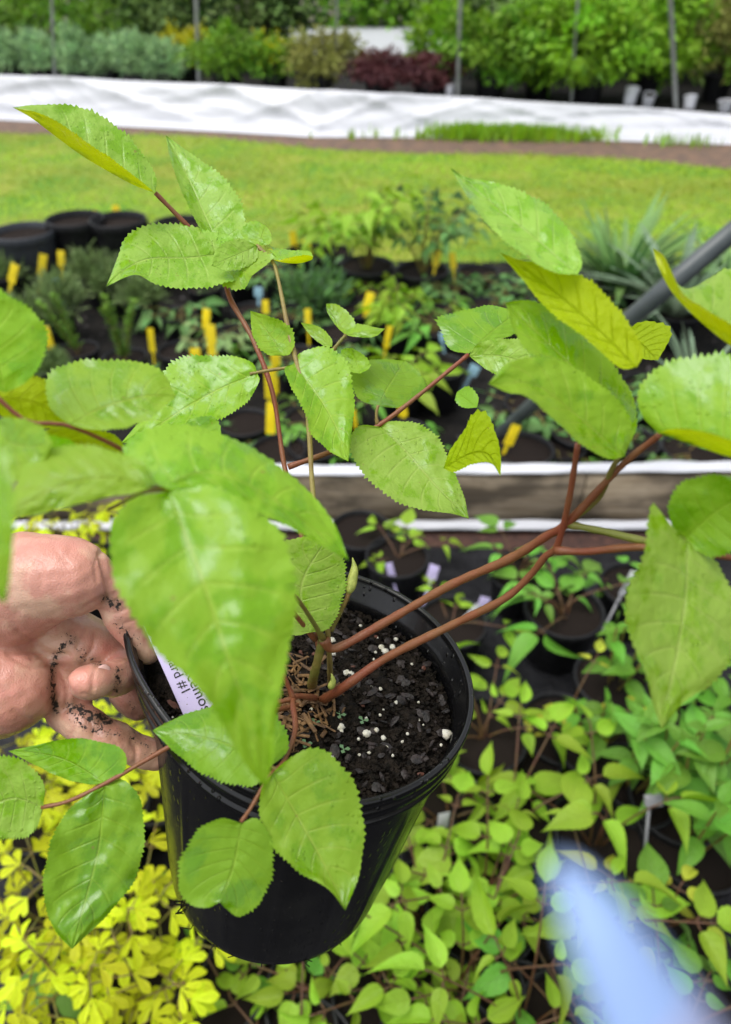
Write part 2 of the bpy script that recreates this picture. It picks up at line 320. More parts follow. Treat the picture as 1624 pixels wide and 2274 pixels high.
# ------------------------------------------------------------------ leaf batches (one mesh part of a plant in the background)
def prof_ovate(t): return np.interp(t, [0, .05, .15, .3, .45, .6, .75, .88, 1], [0.05, .5, .82, 1, .95, .78, .5, .22, 0])
def prof_seed(t): return np.interp(t, [0, .04, .14, .3, .45, .6, .75, .86, .94, 1], [.05, .58, .90, 1, .86, .62, .33, .15, .05, 0]) * (1 + .055 * (np.arange(len(t)) % 2) * (t < .97))
def prof_obov(t): return np.interp(t, [0, .1, .3, .5, .7, .85, .95, 1], [.08, .16, .42, .75, 1, .92, .55, .15])
def prof_strap(t): return np.interp(t, [0, .1, .5, .8, 1], [.6, .9, 1, .7, 0])
def unit(v): return v / (np.linalg.norm(v, axis=-1, keepdims=True) + 1e-12)
def batch(mb, B, E, Nn, L, Wd, prof=prof_ovate, fold=.25, droop=.15, rows=6, cols=3, tone=None, m=0):
    B = np.asarray(B, float).reshape(-1, 3); E = unit(np.asarray(E, float).reshape(-1, 3)); Nn = np.asarray(Nn, float).reshape(-1, 3)
    n = len(B); Nn = unit(Nn - (Nn * E).sum(1, keepdims=True) * E); S = np.cross(E, Nn)
    L = np.broadcast_to(L, (n,)); Wd = np.broadcast_to(Wd, (n,)); fold = np.broadcast_to(fold, (n,)); droop = np.broadcast_to(droop, (n,))
    t = np.linspace(0, 1, rows); u = np.linspace(-1, 1, cols); w = prof(t)
    T, U = np.meshgrid(t, u, indexing='ij'); Wt = np.broadcast_to(w[:, None], T.shape)
    half = Wd[:, None, None] / 2 * Wt
    pos = (B[:, None, None] + E[:, None, None] * (L[:, None, None] * T)[..., None] + S[:, None, None] * (half * U * np.cos(fold)[:, None, None])[..., None]
           + Nn[:, None, None] * (half * np.abs(U) * np.sin(fold)[:, None, None] - droop[:, None, None] * L[:, None, None] * T ** 2)[..., None])
    V = pos.reshape(-1, 3); k = rows * cols
    q = [(i * cols + j, i * cols + j + 1, (i + 1) * cols + j + 1, (i + 1) * cols + j) for i in range(rows - 1) for j in range(cols - 1)]
    q = np.array(q); Fc = (q[None] + (np.arange(n) * k)[:, None, None]).reshape(-1, 4)
    uv = np.tile(np.stack([(U.ravel() + 1) / 2, T.ravel()], 1), (n, 1))
    tn = np.clip(rng.normal(.5, .22, n), 0, 1) if tone is None else np.broadcast_to(tone, (n,))
    mb.add(V, Fc, uv, np.repeat(tn, k), m)

# ================================================================== SETTING
def sheet(name, pts, z, m, label=None):
    mb = MB(); mb.add([(x, y, z) for x, y in pts], [tuple(range(len(pts)))]); o = mb.build(name, m, smooth=False); o['kind'] = 'structure'; return o
sheet('ground', [(-160, -6), (160, -6), (160, 260), (-160, 260)], 0.0, M['ground'])
yb = G(800, 1175)[1]                                            # foot of the near board
yl0 = G(800, 545)[1]; 
def wavy(name, x0, x1, fy0, fy1, z, m, n=60):
    mb = MB(); xs = np.linspace(x0, x1, n); V = []
    for x in xs: V += [(x, fy0(x), z), (x, fy1(x), z)]
    mb.add(V, [(2 * i, 2 * i + 2, 2 * i + 3, 2 * i + 1) for i in range(n - 1)]); o = mb.build(name, m); o['kind'] = 'structure'; return o
# film-edged raised bed: foot line and top line read off the picture
EX = [-700, -300, 0, 400, 700, 1000, 1300, 1624, 2000, 2500]
EB = [250, 254, 262, 283, 300, 301, 306, 316, 330, 345]
ET = [150, 160, 173, 192, 208, 224, 242, 264, 288, 310]
foot = np.array([G(x, y) for x, y in zip(EX, EB)]); hgt = np.array([top_z(q, y) for q, y in zip(foot, ET)])
fx = foot[:, 0]
def edge_y(x): return float(np.interp(x, fx, foot[:, 1]))
def bed_h(x): return float(np.interp(x, fx, hgt))
lawn_far = lambda x: edge_y(x) - .62 - .2 * math.sin(x * 1.3 + .6) - .95 * min(1.2, max(0, (x - 1.1) / 2.2)) ** 1.5
wavy('lawn', -9, 9, lambda x: yl0 - .5, lawn_far, .004, M['lawn'])
wavy('mulch_strip', -9, 9, lawn_far, lambda x: edge_y(x) + .3, .005, M['dirt'])
wavy('bed_floor', -9, 9, lambda x: yb + .03, lambda x: yl0 - .25 - .06 * math.sin(3 * x), .006, M['bedsoil'])
wavy('red_mulch_strip', -6, 6, lambda x: yb - .16, lambda x: yb, .005, M['mulch'])
wavy('weed_mat', -6, 6, lambda x: -4.0, lambda x: yb - .10 + .015 * math.sin(9 * x), .010, M['weedmat'])
wavy('raised_bed_floor', -9, 9, lambda x: edge_y(x) + .25, lambda x: edge_y(x) + 4.5, .16, M['bedsoil'])
sheet('white_ground_cloth', [(-1.9, 14.6), (1.6, 14.6), (1.9, 20.5), (-2.4, 20.5)], .012, M['film'])

# lawn grass
mb = MB(); n = 42000
x = rng.uniform(-5.2, 5.6, n); yy = np.array([edge_y(a) for a in x]); y0 = yl0 - .35
y = y0 + (np.array([lawn_far(a) for a in x]) + .06 - y0) * rng.random(n)
patch = np.sin(x * 1.7 + 1) * np.sin(y * 2.3) + .6 * np.sin(x * .8 - y * 3.1)
ang = rng.uniform(0, 6.283, n); lean = rng.uniform(.6, 2.2, n)
E_ = np.stack([np.cos(ang) * lean, np.sin(ang) * lean, np.ones(n)], 1); Nn = np.stack([np.cos(ang + 1.57), np.sin(ang + 1.57), np.full(n, .2)], 1)
batch(mb, np.stack([x, y, np.full(n, .004)], 1), E_, np.cross(E_, Nn), rng.uniform(.018, .045, n), rng.uniform(.006, .014, n), prof_strap, 0, .3, 3, 2, np.clip(.5 + .3 * patch + .3 * np.sin(y * 4.2 + .8 * np.sin(x * .9)) + rng.normal(0, .15, n), 0, 1))
tag(mb.build('grass', M['grass']), kind='stuff', label='short bright green lawn grass between the two growing beds')
mb = MB()
for (cx_, cy_, k) in ((1110, 303, 700), (1035, 303, 260), (1275, 308, 90), (1520, 322, 40), (820, 306, 20), (1180, 306, 260), (1075, 301, 300)):
    q = G(cx_, cy_); n = k; sx = .38 if k > 300 else .2
    p = np.stack([q[0] + rng.normal(0, sx, n), q[1] - .1 + rng.normal(0, .08, n), np.full(n, .004)], 1); ang = rng.uniform(0, 6.283, n)
    E_ = np.stack([np.cos(ang) * .5, np.sin(ang) * .5, np.ones(n)], 1); Nn = np.stack([np.cos(ang), np.sin(ang), np.full(n, -.5)], 1)
    batch(mb, p, E_, Nn, rng.uniform(.05, .14, n), rng.uniform(.02, .04, n), prof_ovate, .1, .3, 4, 2)
tag(mb.build('weeds', M['lime']), kind='stuff', label='bright weeds growing along the foot of the white film')

# white film over the edge of the far bed
mb = MB(); NX, NP = 700, 26; xs = np.linspace(fx[0], fx[-1], NX); V = []; UV = []
wr = rng.normal(0, 1, (6, 3))
for i, x in enumerate(xs):
    y = edge_y(x); h = bed_h(x)
    prof = [(-.16, .012), (-.07, .016), (0, .03)] + [(.03 + .015 * k, h * (k + 1) / 14.0) for k in range(13)] + [(.235, h + .006), (.26, h + .004), (.30, h), (.34, h - .01), (.38, h - .02), (.42, h - .04), (.46, h - .07), (.5, h - .1), (.53, h - .13), (.55, h - .16)]
    for k, (dy, z) in enumerate(prof):
        a = k / NP
        rg = lambda q: (1 - abs(math.sin(q))) ** 3
        d = .02 * rg(x * 1.9 + a * 5.5 + .8 * math.sin(x * .7)) + .014 * rg(x * 2.7 - a * 7 + 1.3 * math.sin(x * 1.1)) + .007 * rg(x * 6.1 + a * 9 + 2 * math.sin(x * 1.9)) + .006 * math.sin(x * 3.3 - a * 19) - .012
        amp = min(1, .2 + 2.2 * a) if a < .5 else 1
        V.append((x, y + dy - d * amp * 1.6, max(.008 + .001 * k, z + d * .55 * amp))); UV.append((i / NX, a))
mb.add(V, [(i * NP + k, (i + 1) * NP + k, (i + 1) * NP + k + 1, i * NP + k + 1) for i in range(NX - 1) for k in range(NP - 1)], UV)
tag(mb.build('plastic_film', M['film']), 'long wrinkled white plastic film draped over the edge of the far raised bed', 'plastic film')

# near bed edge board with film strips
bt = top_z(np.array([0, G(900, 1165)[1], 0]), 1062)
ybd = G(900, 1165)[1]
def board(x0, x1, label):
    mb = MB(); mb.box(((x0 + x1) / 2, ybd + .019, bt / 2 + .006), x1 - x0, .038, bt, bev=.004)
    # tilt to follow the picture: rises to the right
    o = mb.build('timber_board', M['wood']); return tag(o, label, 'board', 'timber boards edging the bed')
board(-2.4, .64, 'long stained timber board edging the pot bed, left of the board joint')
board(.643, 3.2, 'stained timber board edging the pot bed, right of the board joint')
def ribbon(name, yfun, zfun, x0, x1, m, label, cat, wid, amp, thick=.003, n=160):
    mb = MB(); V = []; xs = np.linspace(x0, x1, n); K = 7
    for i, x in enumerate(xs):
        for k in range(K):
            a = k / (K - 1); w = amp * (math.sin(x * 11 + a * 4) + .6 * math.sin(x * 23 - a * 7 + 1))
            V.append((x, yfun(x) + a * wid + w * .6, zfun(x, a) + abs(w)))
    Fc = [(i * K + k, (i + 1) * K + k, (i + 1) * K + k + 1, i * K + k + 1) for i in range(n - 1) for k in range(K - 1)]
    mb.add(V, Fc); o = mb.build(name, m); sm = o.modifiers.new('thick', 'SOLIDIFY'); sm.thickness = thick; return tag(o, label, cat, None)
ribbon('plastic_strip', lambda x: ybd - .004, lambda x, a: bt + .012 + .008 * math.sin(a * 3.1) + max(0, x) * .012, -2.4, 3.2, M['film'], 'white plastic film folded over the top of the timber board', 'plastic film', .05, .004)
ribbon('plastic_strip', lambda x: ybd - .055, lambda x, a: .024 + .012 * math.sin(a * 3.1), -2.4, 1.0, M['film'], 'narrow white plastic strip on the ground at the foot of the board', 'plastic film', .045, .003)

# ================================================================== SHRUBS on the far bed
def shrub(name, px, ybase, wpx, ytop, mat, label, group=None, cat='shrub', nl=1500, ls=(.05, .03), prof=prof_ovate, back=.9, up=.0, pot=None, rgh=.35, extra=None, skirt=-.04):
    q0 = G(px, ybase, .0)
    # stand on the bed just behind the film at this column
    x0 = px; yy = None
    for dist in np.linspace(6, 16, 400):
        r = ray(px, ybase); k = dist / r[1]; p = CAM + r * k
        if dist > edge_y(p[0]) + back: break
    base = np.array([p[0], p[1], .16]); s = pxm(base)
    zt = max(top_z(base, ytop), .55); H = zt - .16; wr_ = wpx * s / 2
    root = empty(name, base); tag(root, label, cat, group)
    ph = .0
    if pot is not None:
        pr = pot; ph = pr * 1.6
        link('pot', POT, [M['bgpot'], M['bg_soil']], root).scale = (pr, pr, ph)
    mbt = MB(); tips = []
    nst = 7
    for k in range(nst):
        a = k * 6.283 / nst + random.uniform(-.3, .3); rr = wr_ * random.uniform(.25, .8); hh = H * random.uniform(.55, .93)
        pts = spline([(0, 0, ph * .9), (rr * .35 * math.cos(a), rr * .35 * math.sin(a), ph + (hh - ph) * .45), (rr * math.cos(a), rr * math.sin(a), hh)], 8)
        mbt.tube(pts, np.linspace(.012, .003, 8), 5)
    mbt.build('trunk', M['bark'], root)
    # leaves: in clumps through an uneven volume
    nc = 46; C_ = []
    while len(C_) < nc:
        c = rng.uniform(-1, 1, 3)
        rad = np.linalg.norm(c)
        if rad < 1 and (rad > .35 or rng.random() < .3): C_.append(c)
    C_ = np.array(C_); C_ *= (1 + rng.uniform(-rgh, rgh * .6, (nc, 1)) * .5)
    nl = int(nl * 1.5); wr_ *= 1.12; idx = rng.integers(0, nc, nl); off = rng.normal(0, .16, (nl, 3)); U = C_[idx] + off
    hz = H - ph - skirt
    pos = np.stack([U[:, 0] * wr_ * (1 - .25 * np.clip(U[:, 2], 0, 1)), U[:, 1] * wr_ * .9, ph + skirt + hz * (.5 + .5 * U[:, 2])], 1)
    outw = unit(U + rng.normal(0, .6, (nl, 3)) + np.array([0, 0, up]))
    nor = unit(rng.normal(0, .8, (nl, 3)) + U * .5 + np.array([0, 0, 1.1]))
    tone = np.clip(.5 + rng.normal(0, .22, nc)[idx] + rng.normal(0, .12, nl), 0, 1)
    mb = MB(); batch(mb, pos, outw, nor, rng.uniform(.7, 1.3, nl) * ls[0], rng.uniform(.7, 1.2, nl) * ls[1], prof, .25, .2, 4, 3, tone)
    mb.build('crown', M[mat], root)
    if extra:
        mb = MB(); k = 260; sel = rng.choice(np.where(U[:, 2] > -.1)[0], k); batch(mb, pos[sel] + outw[sel] * .03, outw[sel], nor[sel], .055, .035, prof, .3, .2, 4, 3); mb.build('flowers', M[extra], root)['kind'] = 'stuff'
    return root

# the nursery pot used by all background plants: unit radius, unit height
def pot_mesh(seg=28):
    mb = MB(); mb.lathe([(0, 0.0), (.76, 0), (.78, .02), (.955, .86), (.96, .87), (1.03, .875), (1.035, .99), (1.0, 1.0), (.955, .99), (.93, .88)], seg)
    mb.lathe([(.945, .90), (.7, .905), (.3, .9), (0.001, .905)], seg, m=1); return mb.mesh('nursery_pot')
POT = pot_mesh()

SG = 'silvery shrubs in the far bed'
for i, (px, yb_, w, yt, lab) in enumerate([
    (28, 172, 78, 78, 'silver green shrub cut off by the left edge of the photo'),
    (98, 172, 84, 70, 'silver green shrub just left of the first grey pole'),
    (180, 178, 78, 66, 'silver green shrub just right of the first grey pole'),
    (245, 184, 76, 80, 'silver green shrub midway along the silvery row, black pot showing at its left'),
    (308, 188, 74, 70, 'silver green shrub, second from the right in the silvery row'),
    (372, 190, 92, 84, 'rightmost silver green shrub, under a yellow flowering sprig')]):
    shrub('silver_shrub', px, yb_, w, yt, 'silver', lab, SG, nl=1300, ls=(.05, .02), pot=.13, up=.7, back=.7 + .1 * (i % 2))
shrub('yellow_flowering_shrub', 425, 185, 100, 60, 'yflower', 'yellow flowering shrub behind the last silvery shrub, left of a grey pole', nl=800, back=1.3, pot=.14)
shrub('green_shrub', 508, 198, 130, 62, 'bush2', 'bushy mid green shrub right of the second grey pole', nl=1700, pot=.15, back=.8)
shrub('yellow_flowering_shrub', 612, 205, 110, 82, 'bush2', 'green shrub topped with bright yellow flowers, right of the mid green shrub', nl=1000, extra='yflower', pot=.14, back=.9)
shrub('olive_shrub', 712, 208, 160, 66, 'olive', 'olive brown shrub behind the middle of the white film', nl=1700, pot=.14, back=.85)
shrub('burgundy_shrub', 838, 214, 140, 108, 'burgundy', 'dark burgundy shrub next to the olive brown one', 'burgundy shrubs', nl=1500, ls=(.045, .025), pot=.13, back=.75)
shrub('burgundy_shrub', 945, 220, 150, 122, 'burgundy', 'dark burgundy shrub beside the pole left of the big green shrubs', 'burgundy shrubs', nl=1500, ls=(.045, .025), pot=.13, back=.75)
for (px, yb_, w, yt, mt, lab, bk) in [
    (1085, 228, 210, 20, 'bush2', 'tall darker green shrub just right of the pole beside the burgundy shrubs', .9),
    (1190, 232, 200, -30, 'bush', 'tall bright green shrub left of the thin middle pole on the right half', 1.2),
    (1300, 238, 220, 10, 'bush', 'tall bright green shrub around the thin pole with a pale yellow sprig', .8),
    (1420, 244, 190, -40, 'bush', 'tall bright green shrub left of the rightmost pole', 1.3)]:
    shrub('green_shrub', px, yb_, w, yt, mt, lab, 'tall green shrubs at the right of the far bed', nl=2300, ls=(.075, .05), pot=.16, back=bk)
shrub('green_shrub', 975, 222, 130, 10, 'bush', 'loose bright green shrub rising behind the burgundy shrubs', nl=1000, ls=(.07, .045), pot=.15, back=1.6)
shrub('olive_shrub', 1575, 256, 190, -20, 'olive', 'olive green shrub at the right edge behind the white film', nl=1900, ls=(.06, .03), pot=.15, back=1.3)
shrub('green_shrub', 1680, 262, 160, 20, 'bush2', 'mid green shrub cut off by the right edge of the photo', nl=1400, ls=(.06, .035), pot=.15, back=1.0)
for (px, yt, w, mt, lab) in [(-60, -120, 330, 'dkconifer', 'dark tree behind the silvery shrubs at the left edge'), (210, -160, 330, 'bush2', 'dark green tree behind the middle of the silvery shrubs'),
                             (400, -100, 200, 'dkconifer', 'dark tree behind the yellow flowering shrub'), (590, -140, 190, 'dkconifer', 'dark tree behind the two flowering shrubs in the middle'),
                             (1130, -160, 330, 'dkconifer', 'dark tree behind the tall green shrubs, left one'), (1420, -190, 380, 'dkconifer', 'dark tree behind the tall green shrubs, right one'), (1700, -150, 300, 'olive', 'olive tree behind the shrubs at the right edge')]:
    shrub('background_tree', px, 150, w, yt, mt, lab, 'trees behind the shrubs', 'tree', nl=2600, ls=(.10, .05), back=3.2, skirt=.02)
# dense far planting behind everything
mb = MB()
for k in range(170):
    xx = rng.uniform(-13, 13) if k > 26 else rng.uniform(-2.6, 2.0); far = -2.6 < xx < 2.0
    c = np.array([xx, rng.uniform(20.6, 22.5) if far else rng.uniform(13.2, 17), rng.uniform(.15, 2.0)]); n = 130
    U = rng.normal(0, 1, (n, 3)); batch(mb, c + U * np.array([.7, .5, .5]), unit(U), rng.normal(0, 1, (n, 3)) + np.array([0, 0, 1]), .2, .13, prof_ovate, .2, .2, 3, 3, float(np.clip(rng.normal(.5, .25), 0, 1)))
tag(mb.build('treeline', M['bush2']), 'dark mass of trees far behind the nursery beds', kind='stuff')

# poles of the hoop house
for (px, y0_, px1, y1_, d, r, lab) in [
    (118, 60, 123, 182, .62, .016, 'thin grey pole among the silvery shrubs'), (438, 58, 443, 192, .62, .021, 'thicker grey pole between the silvery and the green shrubs'),
    (748, 60, 747, 208, .9, .012, 'faint grey pole in front of the olive brown shrub'), (1021, 60, 1016, 226, .55, .02, 'grey pole between the burgundy and the tall green shrubs'),
    (1280, 60, 1268, 240, .6, .014, 'thin grey pole in the middle of the tall green shrubs'), (1492, 55, 1502, 252, .5, .022, 'weathered grey pole at the right of the tall green shrubs')]:
    r_ = ray(px1, y1_)
    for dist in np.linspace(6, 13, 700):
        p = CAM + r_ * dist / r_[1]
        if dist > edge_y(p[0]) + d: break
    foot_ = np.array([p[0], p[1], .1]); t_ = top_z(p, y0_); rr = ray(px, y0_); tp = CAM + rr * p[1] / rr[1]
    mid_ = np.array([p[0], p[1], p[2]]); top_ = mid_ + (tp - mid_) * 2.2
    mb = MB(); mb.tube(spline([foot_, mid_, tp, top_], 14), r, 10); mb.lathe([(r * 1.5, 0), (r * 1.5, .05), (r * .9, .06)], 10)
    mb.v[-1] += foot_ + np.array([0, 0, .02])
    tag(mb.build('hoop_pole', M['post']), lab, 'pole', 'hoop house poles in the far bed')
# white pots and bags behind the film on the right
def bag(px, py, w, h, lab, tilt):
    r_ = ray(px, py)
    for dist in np.linspace(6, 13, 700):
        p = CAM + r_ * dist / r_[1]
        if dist > edge_y(p[0]) + .6: break
    sc_ = pxm(p) * .62; r = w * sc_ * .5; o = empty('white_pot', (p[0], p[1], bed_h(p[0]) - .03)); b = link('pot', WPOT, None, o); b.scale = (r, r, h * sc_ * 1.1)
    o.rotation_euler = (random.uniform(-.2, .1), tilt, random.uniform(0, 6)); return tag(o, lab, 'pot', 'white plastic pots in the far bed')
WPOT = pot_mesh(24); WPOT.materials.append(M['film']); WPOT.materials.append(M['bg_soil'])
bag(998, 222, 34, 30, 'small white pot just left of the big green shrubs', .1); bag(1395, 238, 50, 52, 'tilted white pot under the tall green shrub', -.4)
bag(1435, 246, 44, 40, 'white pot next to the rightmost pole, on its left', .3); bag(1528, 250, 46, 40, 'white pot right of the rightmost pole', .3); bag(1606, 258, 50, 34, 'white pot at the right edge of the far bed', 0)

# ================================================================== MIDDLE BED of potted plants
def potted(loc, r, h, mat=None):
    root = empty('potted_plant', loc); me = POT if mat is None else mat
    o = bpy.data.objects.new('pot', me); COL.objects.link(o); o.parent = root; o.scale = (r, r, h)
    if not me.materials: me.materials.append(M['bgpot']); me.materials.append(M['bg_soil'])
    return root
GPOT = pot_mesh(40); GPOT.materials.append(M['greypot']); GPOT.materials.append(M['bg_soil'])
def up_leaves(n, r, h, spread): pass
def f_dome(root, z0, r, h, mat, n=900, ls=(.035, .006)):
    U = unit(rng.normal(0, 1, (n, 3))); U[:, 2] = np.abs(U[:, 2]); nc = 26; C_ = unit(rng.normal(0, 1, (nc, 3))); C_[:, 2] = np.abs(C_[:, 2])
    c = C_[rng.integers(0, nc, n)] * rng.uniform(.35, 1.0, (n, 1)); pos = c * np.array([r, r, h]) + rng.normal(0, .17 * r, (n, 3)); pos[:, 2] = np.abs(pos[:, 2]) + z0
    mb = MB(); batch(mb, pos, unit(c + rng.normal(0, .45, (n, 3)) + [0, 0, .4]), rng.normal(0, 1, (n, 3)), rng.uniform(.7, 1.4, n) * ls[0], ls[1], prof_strap, .1, .1, 3, 2)
    mb.build('foliage', M[mat], root)
    mb = MB()
    for k in range(8):
        c = C_[k]; mb.tube(spline([(0, 0, z0 - .02), (c[0] * r * .3, c[1] * r * .3, z0 + h * .4), (c[0] * r * .8, c[1] * r * .8, z0 + h * c[2] * .9)], 6), .003, 5)
    mb.build('stem', M['bark'], root)
def f_spike(root, z0, h, mat, k=3, n=170):
    mb = MB(); ms = MB()
    for j in range(k):
        a = random.uniform(0, 6.28); ln = h * random.uniform(.7, 1.1) if j else h; lean = random.uniform(.15, .45); dx, dy = lean * math.cos(a) * ln, lean * math.sin(a) * ln
        pts = spline([(random.uniform(-.02, .02), random.uniform(-.02, .02), z0 - .01), (dx * .5, dy * .5, z0 + ln * .55), (dx, dy, z0 + ln)], 20); ms.tube(pts, np.linspace(.004, .002, 20), 5)
        t = rng.uniform(.1, 1, n); p = np.stack([np.interp(t, np.linspace(0, 1, 20), pts[:, i]) for i in range(3)], 1)
        th = rng.uniform(0, 6.283, n); E_ = np.stack([np.cos(th), np.sin(th), np.full(n, .8)], 1)
        batch(mb, p, E_, np.stack([-np.cos(th), -np.sin(th), np.ones(n)], 1), rng.uniform(.02, .036, n), .007, prof_strap, .1, .1, 3, 2)
    mb.build('foliage', M[mat], root); ms.build('stem', M['stem_olive'], root)
def compound(root, z0, spec, leafL, mat, stem='stem_red', droop=.42, aspect=.47, rows=19, cols=5, seed=None, prof=prof_seed, lsc=1.0):
    """spec: list of (azimuth, reach, height, pairs). Each petiole carries pairs of leaflets and an end leaflet."""
    mb = MB(); ms = MB(); leafL = leafL * lsc; spec = spec[:max(3, int(len(spec) * .66 + .5))]
    for (az, reach, hh, pairs) in spec:
        e = np.array([math.cos(az), math.sin(az), 0]); s = np.array([-math.sin(az), math.cos(az), 0])
        hh = hh * (1.08 if reach > .06 else 1.0); b0 = np.array([random.uniform(-.012, .012), random.uniform(-.012, .012), z0 - .01]); tip = e * reach + np.array([0, 0, hh])
        pts = spline([b0, b0 + (tip - b0) * [.35, .35, .62], tip], 14); ms.tube(pts, np.linspace(.0024, .0012, 14), 6)
        dirs = []; 
        for k in range(pairs):
            t = .98 - .30 * k; i = max(0, min(13, int(t * 13))); p = pts[i]; 
            for sg in (-1, 1): dirs.append((p, e * .35 + s * sg, leafL * random.uniform(.5, 1.1)))
        dirs.append((tip, e, leafL * random.uniform(.85, 1.4)))
        for (p, d, l) in dirs:
            d = unit(np.array(d) + rng.normal(0, .22, 3)); d[2] = random.uniform(-.25, .12); q = p + d * .012
            if True: ms.tube([p, q], .0013, 5)
            nn = unit(np.array([0, 0, 1.0]) + rng.normal(0, .42, 3))
            batch(mb, q, d, nn, l, l * aspect * random.uniform(.85, 1.2), prof, random.uniform(.05, .75), droop * random.uniform(.2, 1.8), rows, cols, float(np.clip(rng.normal(.5, .3), 0, 1)))
    mb.build('foliage', M[mat], root); ms.build('stem', M[stem], root)
def ring(n, reach, h, pairs, j=.4): return [(k * 6.283 / n + random.uniform(-j, j), reach * (random.uniform(.2, .5) if k % 3 == 1 else random.uniform(.65, 1.15)), h * random.uniform(.75, 1.15), pairs) for k in range(n)]
def f_strap(root, z0, h, n, mat, w=.03, lean=1.0):
    mb = MB(); th = rng.uniform(0, 6.283, n); le = rng.uniform(.08, lean, n); E_ = np.stack([np.cos(th) * le, np.sin(th) * le, np.ones(n)], 1)
    batch(mb, np.stack([np.cos(th) * .04, np.sin(th) * .04, np.full(n, z0 - .01)], 1), E_, np.stack([-np.cos(th), -np.sin(th), le], 1), rng.uniform(.45, 1.15, n) * h, w * rng.uniform(.6, 1.2, n), prof_strap, .35, rng.uniform(.1, .75, n), 10, 3); mb.build('foliage', M[mat], root)
MID = 'potted plants in the middle bed'
